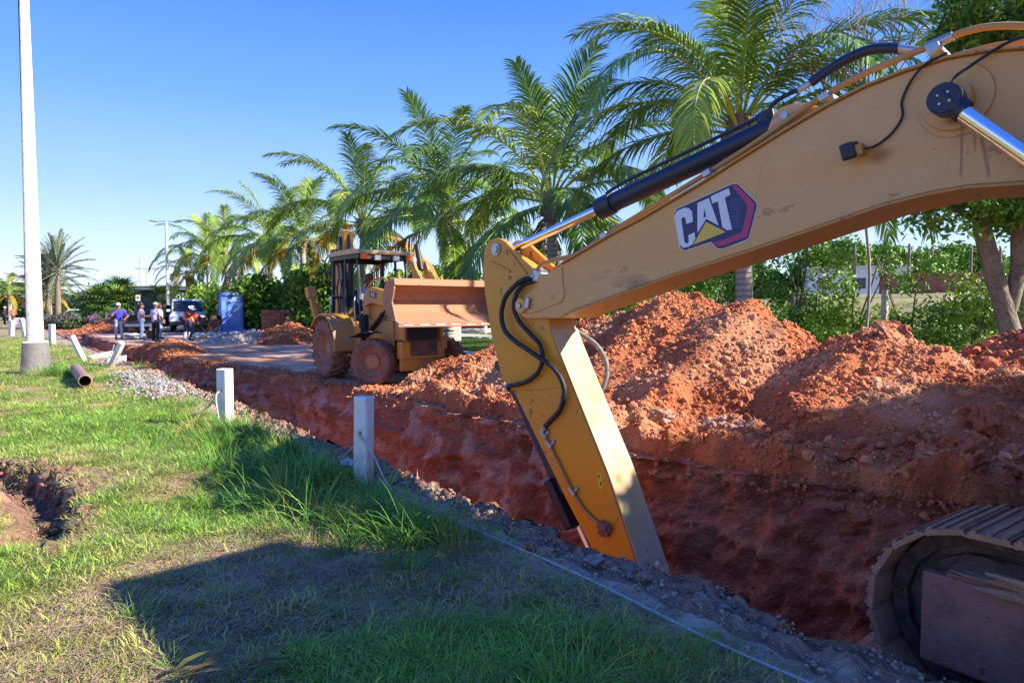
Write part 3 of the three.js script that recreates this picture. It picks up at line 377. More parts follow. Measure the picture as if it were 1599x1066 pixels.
  part('hose', G(tube([[3.39, 2.86, -.05], [3.385, 2.93, -.05], [3.344, 2.985, -.05], [3.25, 3.02, -.05], [3.17, 3.04, -.04]], .017, 30, 8)), MAT.hose, boom);
  part('hose_fitting', G(cyl([3.18, 3.035, -.04], [3.09, 3.075, -.03], .022, .022, 10)), MAT.steel, boom);
  part('hose', G(tube([[3.10, 3.07, -.03], [3.0, 3.125, -.02], [2.843, 3.19, 0], [2.72, 3.21, .02], [2.57, 3.185, .04]], .034, 36, 10)), MAT.blueBlack, boom);
  part('hose_fitting', G(cyl([2.58, 3.187, .04], [2.46, 3.14, .05], .026, .026, 10)), MAT.steel, boom);
  for (const z of [-.09, .09]) part('cylinder_lug', G(ext([[3.36, 2.62], [3.37, 2.78], [3.33, 2.88], [3.27, 2.925], [3.18, 2.935], [3.08, 2.915], [2.95, 2.84], [2.9, 2.80]], .035, z, .004), cyl([3.235, 2.855, z - .03], [3.235, 2.855, z + .03], .05, .05, 18)), boomMat, boom);
  part('lug_pin', G(cyl([3.235, 2.855, -.14], [3.235, 2.855, .14], .026, .026, 12), cyl([3.05, 2.87, -.12], [3.05, 2.87, -.1], .016, .016, 8)), MAT.steel, boom);
  // stick cylinder
  const sc = new THREE.Group(); sc.name = 'stick_cylinder'; ex.add(sc); const pA = V(6.13, 2.10, 0), pB = V(3.235, 2.855, 0), at = (f) => pA.clone().lerp(pB, f);
  part('rod', G(cyl(at(.0), at(.42), .042, .042, 22)), MAT.chrome, sc);
  part('rod_eye', G(cyl([6.13, 2.10, -.07], [6.13, 2.10, .07], .065, .065, 18)), MAT.linePaint, sc);
  part('barrel', G(cyl(at(.41), at(.965), .082, .082, 26), cyl(at(.40), at(.455), .098, .098, 26), cyl(at(.395), at(.41), .07, .07, 26)), MAT.blueBlack, sc);
  part('port_block', G(box(.14, .09, .11, 3.42, 2.90, 0, 0, 0, -.25, .01), cyl(at(.92), at(.99), .07, .06, 20)), MAT.blueBlack, sc);
  part('feed_line', G(tube([[3.42, 2.93, -.03], [3.5, 2.895, -.05], [4.2, 2.71, -.06], [4.7, 2.58, -.06], [4.86, 2.52, -.05]], .015, 30, 7)), MAT.blueBlack, sc);

  // ---------------- stick
  const left = [[6.256, 2.182], [6.315, 2.108], [6.335, 1.913], [6.306, 1.651], [6.201, 1.195], [6.05, .80], [5.86, .66], [5.523, .20], [5.194, -.25], [4.80, -.74], [4.5, -1.15], [4.33, -1.40]];
  const right = [[4.08, -1.36], [4.10, -1.25], [4.368, -.716], [4.738, .092], [5.141, .821], [5.342, 1.192], [5.40, 1.32], [5.43, 1.45], [5.50, 1.72], [5.53, 1.80]];
  const stickMat = MAT.stickPaint;
  const stick = part('stick', G(ext([...left.slice(3), ...right, [5.60, 1.78], [6.0, 1.66]], .38, 0, .008)), stickMat, ex);
  for (const z of [-.165, .165]) part('stick_ear', G(ext([[6.132, 2.215], [6.20, 2.212], [6.256, 2.182], [6.315, 2.108], [6.335, 1.913], [6.306, 1.64], [5.95, 1.64], [5.53, 1.79], [5.515, 1.819], [5.903, 2.095], [5.993, 2.163], [6.06, 2.20]], .05, z, .006)), stickMat, stick);
  part('brace_plate', G(bar([6.0, 2.02, 0], [5.6, 1.80, 0], .03, .28), bar([6.29, 1.95, 0], [6.29, 1.66, 0], .03, .3)), MAT.linePaint, stick);
  part('ear_rib', G(bar([6.22, 1.98, -.197], [5.93, 1.87, -.197], .03, .02), bar([5.95, 2.08, -.197], [5.70, 1.84, -.197], .022, .02)), stickMat, stick);
  part('ear_pin', G(cyl([6.13, 2.10, -.22], [6.13, 2.10, .22], .035, .035, 16), cyl([6.13, 2.10, -.205], [6.13, 2.10, -.195], .06, .06, 18), cyl([6.27, 2.07, -.195], [6.27, 2.07, -.2], .012, .012, 8)), MAT.steel, stick);
  part('weld_seam', G(tube([[5.93, .70, -.19], [5.6, .73, -.191], [5.21, .80, -.19]], .006, 12, 5), tube([[4.70, -.52, -.19], [4.63, -.32, -.191], [4.57, -.25, -.19]], .006, 8, 5)), stickMat, stick);
  const dustSide = part('wear_plate', G(ext([[4.10, -1.25], [4.368, -.716], [4.738, .092], [5.141, .821], [5.342, 1.192], [5.40, 1.32], [5.392, 1.324], [5.334, 1.198], [5.132, .829], [4.728, .098], [4.358, -.710], [4.09, -1.245]].map(([x, y]) => [x - .012, y - .006]), .37, 0, .002)), dusty([.66, .38, .12], [.62, .44, .28], .7, [.9, .9], 401, .7), stick);
  const tri = [[4.835, .06], [4.80, -.07], [4.775, -.07], [4.765, -.045], [4.79, .065], [4.81, .075]]; part('warning_sticker', G(ext(tri, .003, -.1915, 0)), plain(.75, .52, .02, .5), stick);
  part('warning_symbol', G(ext([[4.824, .045], [4.80, .052], [4.804, .012]], .002, -.194, 0), ext([[4.80, -.01], [4.782, -.005], [4.785, -.045], [4.793, -.04]], .002, -.194, 0)), MAT.dark, stick);
  const sh = (pts, r, m = MAT.hose) => part('hose', G(tube(pts, r, 70, 9)), m, stick);
  sh([[5.62, 1.80, -.22], [5.69, 1.78, -.26], [5.80, 1.71, -.28], [5.91, 1.612, -.28], [5.974, 1.45, -.27], [5.94, 1.30, -.26], [5.821, 1.205, -.255], [5.65, 1.13, -.26], [5.479, 1.06, -.27], [5.30, .97, -.26], [5.20, .86, -.25], [5.175, .75, -.24], [5.236, .585, -.23], [5.36, .47, -.22], [5.436, .40, -.22]], .024);
  sh([[5.60, 1.77, -.2], [5.70, 1.74, -.23], [5.79, 1.64, -.25], [5.82, 1.52, -.25], [5.76, 1.39, -.24], [5.62, 1.27, -.235], [5.488, 1.17, -.235], [5.447, 1.05, -.24], [5.504, .918, -.235], [5.656, .816, -.23], [5.80, .77, -.23], [5.93, .742, -.22], [6.02, .70, -.12]], .022);
  sh([[5.43, 1.30, .19], [5.34, 1.25, .22], [5.20, 1.15, .26], [5.10, 1.0, .27], [5.09, .85, .26], [5.132, .70, .22], [5.2, .62, .2]], .024, mapped(512, [.12, .12], (i) => mixc([.10, .09, .09], [.30, .28, .27], c01(F4[i])), null, 0, { roughness: .8 }));
  part('hose_fitting', G(cyl([5.64, 1.80, -.22], [5.52, 1.86, -.17], .028, .028, 10), cyl([5.61, 1.77, -.2], [5.53, 1.83, -.12], .026, .026, 10), box(.10, .10, .16, 5.56, 1.82, -.14, 0, 0, .5, .01), cyl([5.43, .405, -.22], [5.47, .345, -.21], .026, .026, 10), cyl([5.98, .73, -.2], [6.03, .69, -.1], .028, .028, 10)), MAT.steel, stick);
  part('oil_line', G(tube([[5.47, .35, -.215], [5.44, .30, -.215], [5.367, .208, -.215], [5.09, -.161, -.215], [4.96, -.29, -.215], [4.816, -.37, -.215], [4.76, -.40, -.215]], .016, 40, 8)), MAT.linePaint, stick);
  for (const [x, y] of [[5.455, .325], [5.385, .24], [5.10, -.15]]) part('line_clamp', G(box(.09, .04, .05, x, y, -.21, 0, 0, -.9 + 1.57, .006), box(.03, .06, .04, x - .04, y + .02, -.2, 0, 0, .7)), MAT.steel, stick);
  const ml = rock(71, 2); ml.scale(.075, .085, .05); ml.translate(4.73, -.405, -.215); part('mud_lump', ml, MAT.trackSteel, stick);
  // bucket cylinder along the front of the stick, with the bucket and links down in the trench
  const bcy = new THREE.Group(); bcy.name = 'bucket_cylinder'; ex.add(bcy);
  part('barrel', G(cyl([6.14, .86, 0], [5.42, -.20, 0], .075, .075, 20), cyl([5.46, -.14, 0], [5.37, -.27, 0], .10, .10, 20), cyl([6.19, .93, -.12], [6.19, .93, .12], .05, .05, 14)), MAT.blueBlack, bcy);
  part('rod', G(cyl([5.40, -.23, 0], [4.98, -.85, 0], .042, .042, 16)), MAT.chrome, bcy);
  part('guard', G(box(.10, .5, .2, 5.34, -.33, -.06, 0, 0, -.6, .02)), MAT.dark, bcy);
  part('bucket_link', G(bar([4.98, -.85, -.2], [4.55, -1.15, -.2], .1, .04), bar([4.98, -.85, .2], [4.55, -1.15, .2], .1, .04), bar([4.98, -.85, -.12], [4.62, -1.5, -.12], .1, .05), bar([4.98, -.85, .12], [4.62, -1.5, .12], .1, .05)), MAT.linePaint, bcy);
  const bk = [[4.70, -1.38], [4.78, -1.55], [4.66, -1.78], [4.40, -1.88], [4.0, -1.86], [3.72, -1.72], [3.70, -1.68], [4.05, -1.78], [4.38, -1.78], [4.56, -1.70], [4.62, -1.55], [4.30, -1.32], [4.34, -1.26]];
  const bu = part('bucket', G(ext(bk, 1.1, 0, .01), ext([[4.70, -1.38], [4.76, -1.55], [4.64, -1.76], [4.40, -1.86], [4.0, -1.84], [3.72, -1.7], [4.28, -1.34]], .03, -.54, .004), ext([[4.70, -1.38], [4.76, -1.55], [4.64, -1.76], [4.40, -1.86], [4.0, -1.84], [3.72, -1.7], [4.28, -1.34]], .03, .54, .004)), MAT.mudSteel, ex);
  for (let k = 0; k < 5; k++) part('tooth', G(ext([[3.74, -1.74], [3.55, -1.60], [3.74, -1.67]], .07, -.44 + k * .22, .004)), MAT.steel, bu);
}
// ================================================================ backhoe loader (its frame: x forward, y up, z to its right = towards the camera)
{
  const H0 = roadY(16.2, 4.2); const lo = thing('backhoe_loader', 'muddy yellow backhoe loader with raised front bucket beside the trench', 'loader', W(16.2, 4.2, H0), Math.atan2(-.8, .6));
  const P = MAT.loaderPaint;
  function wheel(x, y, z, r, w, rimR, steer = 0) {
    const g = new THREE.Group(); g.name = 'wheel'; lo.add(g); g.position.set(x, y, z); g.rotation.y = steer + (z < 0 ? Math.PI : 0);
    const prof = [[rimR, -.36], [rimR + .03, -.46], [r * .82, -.5], [r * .93, -.46], [r * .965, -.36], [r * .975, 0], [r * .965, .36], [r * .93, .46], [r * .82, .5], [rimR + .03, .46], [rimR, .36]].map(([a, b]) => new THREE.Vector2(a, b * w));
    const ty = [new THREE.LatheGeometry(prof, 40).rotateX(Math.PI / 2)]; const n = 20;
    for (let k = 0; k < n; k++) for (const s of [-1, 1]) { const a = (k + (s > 0 ? .5 : 0)) / n * 6.283; const b = box(r * .085, r * .07, w * .53, 0, r * .975, s * w * .235, 0, s * .62, 0, .01); b.rotateZ(a); ty.push(b); const c = box(r * .085, r * .14, w * .06, -r * .16, r * .88, s * w * .47, s * .35, 0, 0, .008); c.rotateZ(a); ty.push(c); }
    part('tyre', G(...ty), MAT.tyre, g);
    const dish = [[0, .20], [.09, .22], [.12, .20], [.16, .16], [rimR * .55, .12], [rimR * .62, .05], [rimR * .86, .08], [rimR * .92, .30], [rimR, .40], [rimR + .012, .40], [rimR + .012, -.4], [rimR * .9, -.3], [.1, -.25], [0, -.25]].map(([a, b]) => new THREE.Vector2(a, b * w));
    const d = new THREE.LatheGeometry(dish, 32).rotateX(Math.PI / 2); const bolts = []; for (let k = 0; k < 8; k++) { const a = k / 8 * 6.283; bolts.push(cyl([Math.cos(a) * rimR * .42, Math.sin(a) * rimR * .42, w * .1], [Math.cos(a) * rimR * .42, Math.sin(a) * rimR * .42, w * .2], .016, .016, 6)); }
    part('rim', G(d, ...bolts), MAT.rim, g); return g;
  }
  wheel(0, .655, .86, .655, .46, .33); wheel(0, .655, -.86, .655, .46, .33); wheel(1.95, .455, .80, .455, .32, .25, .62); wheel(1.95, .455, -.80, .455, .32, .25, .62);
  // chassis, axles, hood and grille
  part('chassis', G(box(3.2, .3, .62, .95, .72, 0, 0, 0, 0, .03), cyl([0, .655, -.8], [0, .655, .8], .13, .13, 14), box(.16, .18, 1.5, 1.95, .47, 0, 0, 0, 0, .03), box(.5, .45, .5, 1.95, .62, 0, 0, 0, 0, .03)), MAT.mudSteel, lo);
  const hood = part('hood', G(ext([[.75, .85], [.75, 1.62], [1.2, 1.6], [2.2, 1.46], [2.42, 1.38], [2.46, 1.15], [2.46, .85]], .82, 0, .03)), P, lo);
  part('grille', G(box(.03, .36, .70, 2.475, 1.06, 0, 0, 0, 0, .008), ...Array.from({ length: 9 }, (_, k) => box(.02, .012, .68, 2.495, .91 + k * .036, 0, 0, 0, 0, .002))), MAT.dark, hood);
  part('bumper', G(box(.22, .34, .98, 2.42, .68, 0, 0, 0, 0, .03), box(.10, .30, .92, 2.40, .42, 0, 0, 0, 0, .03), box(.12, .20, .10, 2.52, .80, -.46), box(.12, .62, .06, 2.45, .95, -.44, 0, 0, 0, .01)), P, lo);
  part('side_panel', G(box(1.2, .5, .05, 1.5, 1.0, .43, 0, 0, 0, .01), box(1.2, .5, .05, 1.5, 1.0, -.43, 0, 0, 0, .01)), P, lo);
  const stack = part('exhaust_stack', G(cyl([1.5, 1.5, -.25], [1.5, 2.15, -.25], .04, .04, 12)), MAT.dark, lo);
  for (const z of [.98, -.98]) part('front_fender', G(box(.62, .02, .36, 1.55, .98, z * .84, 0, 0, .22, .008), box(.25, .02, .34, 1.95, 1.03, z * .84, 0, 0, -.05, .008)), MAT.dark, lo);
  for (const s of [1, -1]) { const pts = []; for (let k = 0; k <= 8; k++) { const a = -.1 + k / 8 * 2.6; pts.push([Math.cos(a) * .76, .68 + Math.sin(a) * .72]); } const inn = pts.slice().reverse().map(([x, y]) => [x * .93, .68 + (y - .68) * .94]); part('rear_fender', G(ext([...pts, ...inn], .52, s * .86, .01)), P, lo); }
  // cab: floor, posts, roof, seat, wheel, glass and lamps
  const cab = part('cab', G(box(1.5, .14, 1.3, .28, .98, 0, 0, 0, 0, .02), box(.1, .35, 1.2, .98, 1.2, 0, 0, 0, 0, .02), bar([-.52, 1.0, .62], [-.50, 2.66, .60], .07, .07), bar([-.52, 1.0, -.62], [-.50, 2.66, -.60], .07, .07), bar([.98, 1.05, .60], [.70, 2.66, .56], .06, .06), bar([.98, 1.05, -.60], [.70, 2.66, -.56], .06, .06), bar([.18, 1.0, .64], [.16, 2.66, .60], .05, .05), bar([.18, 1.0, -.64], [.16, 2.66, -.60], .05, .05), bar([-.5, 1.75, -.62], [-.5, 1.75, .62], .05, .05)), MAT.dark, lo);
  part('step_panel', G(ext([[.15, .62], [.95, .62], [1.0, 1.1], [.2, 1.1]], .05, .63, .006), box(.45, .05, .22, .5, .52, .68), box(.45, .30, .03, .5, .66, .66)), P, cab);
  const roof = part('roof', G(ext([[-.72, 2.66], [-.74, 2.72], [-.4, 2.775], [.5, 2.775], [.9, 2.75], [.98, 2.70], [.96, 2.66]], 1.34, 0, .012)), dusty([.55, .36, .12], [.50, .36, .24], .5, [1, 1], 433, .6), lo);
  part('roof_rim', G(box(1.62, .09, .03, .12, 2.61, .62), box(1.62, .09, .03, .12, 2.61, -.62), box(.03, .12, 1.24, .9, 2.6, 0), box(.03, .12, 1.24, -.66, 2.6, 0)), MAT.dark, roof);
  for (const [z, m, n] of [[.53, MAT.orange, 'turn_lamp'], [-.53, MAT.orange, 'turn_lamp']]) part(n, G(box(.07, .12, .16, .98, 2.60, z, 0, 0, 0, .015)), m, roof);
  for (const z of [.22, -.22, -.62]) part('work_lamp', G(box(.07, .11, .14, .96, 2.58, z, 0, 0, 0, .015)), plain(.7, .7, .66, .3), roof);
  part('beacon', G(cyl([.4, 2.77, -.35], [.4, 2.90, -.35], .06, .05, 14)), MAT.orange, roof);
  part('seat', G(box(.5, .14, .5, .02, 1.30, 0, 0, 0, 0, .05), box(.14, .62, .48, -.24, 1.62, 0, 0, 0, .1, .05), box(.3, .25, .35, .02, 1.12, 0)), MAT.rubber, cab);
  part('steering_wheel', G(new THREE.TorusGeometry(.19, .016, 8, 26).rotateX(Math.PI / 2).rotateZ(-.45).translate(.56, 1.66, 0), cyl([.80, 1.2, 0], [.57, 1.65, 0], .035, .035, 10)), MAT.rubber, cab);
  part('grab_rail', G(tube([[.86, 1.15, .66], [.9, 1.2, .70], [.84, 1.72, .70], [.8, 1.76, .66]], .014, 20, 6), tube([[-.38, 1.15, .66], [-.38, 1.2, .72], [-.38, 1.75, .72], [-.38, 1.8, .66]], .014, 20, 6)), MAT.steel, cab);
  // loader arms, links and the front bucket
  for (const s of [1, -1]) {
    const arm = part('loader_arm', G(ext([[.86, 1.55], [.80, 1.78], [.98, 1.92], [1.18, 1.94], [2.30, 1.78], [2.62, 1.55], [2.72, 1.42], [2.66, 1.34], [2.54, 1.36], [2.34, 1.46], [1.2, 1.62]], .12, s * .52, .012)), P, lo); arm.position.x = .2;
    part('arm_rail', G(tube([[1.02, 1.93, s * .56], [1.2, 2.05, s * .56], [1.75, 2.10, s * .56], [1.95, 2.0, s * .56], [2.1, 1.86, s * .56]], .022, 24, 7)), P, arm);
    part('arm_decal', G(box(.34, .13, .004, 1.28, 1.78, s * .583, 0, 0, -.13, 0)), MAT.dark, arm);
    if (s > 0) { const let_ = []; for (const [k, pts] of [[0, [[0, 0], [.035, .09], [.05, .09], [.05, 0], [.035, 0], [.035, .03], [.01, .03]]], [1, [[0, 0], [0, .09], [.016, .09], [.016, 0]]], [2, [[0, 0], [0, .09], [.045, .09], [.045, .074], [.016, .074], [.016, .055], [.045, .055], [.045, 0]]]]) let_.push(ext(pts.map(([x, y]) => [1.18 + k * .06 + x, 1.75 + y - k * .008]), .003, .587, 0)); part('arm_number', G(...let_), plain(.6, .58, .55, .6), arm); }
    part('lift_cylinder', G(cyl([1.0, .95, s * .50], [1.75, 1.38, s * .51], .05, .05, 14), cyl([1.7, 1.35, s * .51], [2.05, 1.56, s * .52], .028, .028, 12)), MAT.dark, lo);
    part('support_tower', G(ext([[.72, .8], [.78, 1.75], [.95, 1.75], [1.15, .8]], .06, s * .44, .008)), P, lo);
  }
  part('cross_tube', G(cyl([2.35, 1.60, -.5], [2.35, 1.60, .5], .07, .07, 14)), P, lo);
  for (const z of [-.30, -.02]) { part('tilt_lever', G(ext([[2.30, 1.66], [2.22, 1.72], [2.02, 2.36], [2.06, 2.46], [2.14, 2.44], [2.22, 2.30], [2.62, 1.92], [2.66, 1.82], [2.58, 1.80], [2.36, 1.98]], .06, z, .008)), P, lo); }
  part('tilt_cylinder', G(cyl([1.30, 1.85, -.16], [1.85, 2.25, -.16], .055, .055, 14), cyl([1.82, 2.22, -.16], [2.08, 2.41, -.16], .03, .03, 12)), MAT.dark, lo);
  part('tilt_rod', G(cyl([2.16, 2.28, -.16], [1.98, 2.80, -.16], .055, .055, 14)), MAT.dark, lo);
  { // bucket: C-shaped shell, two cheeks, spill lip, cutting edge with bolts
    const out = [[3.34, 1.20], [2.72, 1.40], [2.58, 1.50], [2.52, 1.66], [2.56, 1.84], [2.68, 1.97], [2.86, 2.03], [3.10, 2.04], [3.14, 1.92]];
    const inn = [[3.12, 1.915], [3.08, 2.015], [2.87, 2.005], [2.70, 1.945], [2.585, 1.83], [2.545, 1.66], [2.60, 1.515], [2.73, 1.425], [3.35, 1.225]];
    const bu = part('bucket', G(ext([...out, ...inn], 2.34, 0, .004)), MAT.bucketPaint, lo); bu.scale.x = .75; bu.position.set(1.04, 0, -.1);
    for (const z of [-1.16, 1.16]) part('bucket_cheek', G(ext([[3.22, 1.245], [2.72, 1.40], [2.58, 1.50], [2.52, 1.66], [2.56, 1.84], [2.68, 1.97], [2.86, 2.03], [3.10, 2.04], [3.10, 1.85], [2.98, 1.62]], .035, z, .006)), MAT.bucketPaint, bu);
    part('cutting_edge', G(box(.18, .022, 2.38, 3.30, 1.203, 0, 0, 0, -.31, .005)), MAT.bucketPaint, bu);
    for (let k = 0; k < 7; k++) part('edge_plate', G(box(.07, .012, .20, 3.335, 1.214, -.99 + k * .33, 0, 0, -.31, .004)), plain(.62, .60, .58, .4, { metalness: .6 }), bu);
    for (let k = 0; k < 5; k++) part('bucket_hook', G(box(.14, .10, .05, 2.66, 2.02, -.9 + k * .45, 0, 0, .5, .01)), MAT.bucketPaint, bu);
    for (const [x, y, z, w] of [[2.54, 1.52, .52, .05], [2.54, 1.52, -.52, .05], [2.55, 1.8, -.16, .2]]) part('bucket_ear', G(box(.1, .33, w, x - .06, y, z)), MAT.bucketPaint, bu);
  }
  // backhoe folded upright at the rear, with its swing post, hoses and two stabiliser legs
  part('swing_post', G(box(.3, .7, .5, -1.0, .85, 0, 0, 0, 0, .03), box(.35, .35, 1.6, -.82, .75, 0, 0, 0, 0, .03)), P, lo);
  const hoe = part('hoe_boom', G(ext([[-1.15, .9], [-1.28, 1.5], [-1.52, 2.2], [-1.40, 2.95], [-1.15, 3.35], [-1.02, 3.32], [-1.08, 2.9], [-1.18, 2.2], [-1.02, 1.5], [-.95, .95]], .26, 0, .015)), P, lo);
  part('hoe_stick', G(ext([[-1.12, 3.36], [-1.30, 3.40], [-1.62, 2.9], [-1.75, 1.6], [-1.70, .75], [-1.58, .75], [-1.50, 1.6]], .2, 0, .012)), P, lo);
  part('hoe_cylinder', G(cyl([-1.0, 1.55, .0], [-.94, 2.65, .0], .075, .075, 16), cyl([-.94, 2.6, 0], [-1.05, 3.25, 0], .04, .04, 12)), MAT.blueBlack, lo);
  part('hoe_cylinder', G(cyl([-.86, 1.0, .16], [-1.02, 2.2, .16], .075, .075, 16), cyl([-1.0, 2.1, .16], [-1.18, 3.2, .16], .04, .04, 12)), MAT.blueBlack, lo);
  part('hoe_bucket', G(ext([[-1.75, .8], [-2.1, .75], [-2.25, .5], [-2.15, .25], [-1.75, .15], [-1.5, .3], [-1.5, .36], [-1.78, .28], [-2.08, .35], [-2.15, .52], [-2.0, .68]], .6, 0, .01)), MAT.mudSteel, lo);
  for (const [z, k] of [[.14, 0], [-.14, 1], [.2, 2]]) part('hose', G(tube([[-.9, 1.1, z], [-1.1, 1.7 + k * .1, z * 1.4], [-.86, 2.3, z * 1.6], [-1.2, 2.9, z * 1.6], [-1.42, 2.65 - k * .2, z * 1.6]], .018, 40, 6)), MAT.hose, lo);
  part('hose', G(tube([[-1.3, 2.5, .14], [-1.55, 2.75, .3], [-1.82, 2.5, .3], [-1.7, 2.1, .2], [-1.5, 2.0, .12]], .018, 30, 6)), MAT.hose, lo);
  for (const s of [1, -1]) part('stabiliser', G(bar([-.85, .75, s * .75], [-.95, 1.75, s * .95], .14, .12), bar([-.95, 1.75, s * .95], [-.98, 2.0, s * .98], .2, .2), cyl([-.82, .8, s * .55], [-.94, 1.6, s * .8], .04, .04, 10)), P, lo);
}
// ================================================================ people: one continuous body each, meshed from joints with a smooth union
const sdCap = (px, py, pz, a, b, ra, rb) => { const bx = b[0] - a[0], by = b[1] - a[1], bz = b[2] - a[2], qx = px - a[0], qy = py - a[1], qz = pz - a[2]; const h = Math.min(1, Math.max(0, (qx * bx + qy * by + qz * bz) / (bx * bx + by * by + bz * bz + 1e-9))); return Math.hypot(qx - bx * h, qy - by * h, qz - bz * h) - (ra + (rb - ra) * h); };
function meshField(bones, res, pad, k) {
  let lo = [1e9, 1e9, 1e9], hi = [-1e9, -1e9, -1e9]; for (const [a, b, ra, rb] of bones) for (let i = 0; i < 3; i++) { const r = Math.max(ra, rb) + pad; lo[i] = Math.min(lo[i], a[i] - r, b[i] - r); hi[i] = Math.max(hi[i], a[i] + r, b[i] + r); }
  const c = lo.map((v, i) => (v + hi[i]) / 2), half = Math.max(...lo.map((v, i) => hi[i] - v)) / 2 * 1.06;
  const mc = new MarchingCubes(res, new THREE.MeshBasicMaterial(), false, false, 60000); mc.isolation = 0; const hs = res / 2;
  for (let z = 0; z < res; z++) for (let y = 0; y < res; y++) for (let x = 0; x < res; x++) {
    const px = c[0] + (x - hs) / hs * half, py = c[1] + (y - hs) / hs * half, pz = c[2] + (z - hs) / hs * half; let d = 1e3;
    for (const [a, b, ra, rb] of bones) { const e = sdCap(px, py, pz, a, b, ra, rb); if (e > .4) { d = Math.min(d, e); continue; } const h = Math.max(k - Math.abs(d - e), 0) / k; d = Math.min(d, e) - h * h * k * .25; }
    mc.field[x + y * res + z * res * res] = -d;
  }
  mc.update(); const n = mc.count, pos = new Float32Array(n * 3); for (let i = 0; i < n; i++) for (let j = 0; j < 3; j++) pos[i * 3 + j] = c[j] + mc.positionArray[i * 3 + j] * half;
  let g = new THREE.BufferGeometry(); g.setAttribute('position', new THREE.BufferAttribute(pos, 3)); g = mergeVertices(g, 1e-4); g.computeVertexNormals();
  const nn = g.attributes.normal, pp = g.attributes.position; let out = 0; for (let i = 0; i < pp.count; i += 7) { const x = pp.getX(i), y = pp.getY(i), z = pp.getZ(i); const e = .01, f = (q) => Math.min(...bones.map(([a, b, ra, rb]) => sdCap(q[0], q[1], q[2], a, b, ra, rb))); out += Math.sign(f([x + nn.getX(i) * e, y + nn.getY(i) * e, z + nn.getZ(i) * e]) - f([x, y, z])); }
  if (out < 0) { const ix = g.index.array; for (let i = 0; i < ix.length; i += 3) [ix[i + 1], ix[i + 2]] = [ix[i + 2], ix[i + 1]]; g.computeVertexNormals(); }
  return g;
}
const bodyMat = new THREE.MeshStandardMaterial({ color: 0xffffff, vertexColors: true, roughness: .9 });
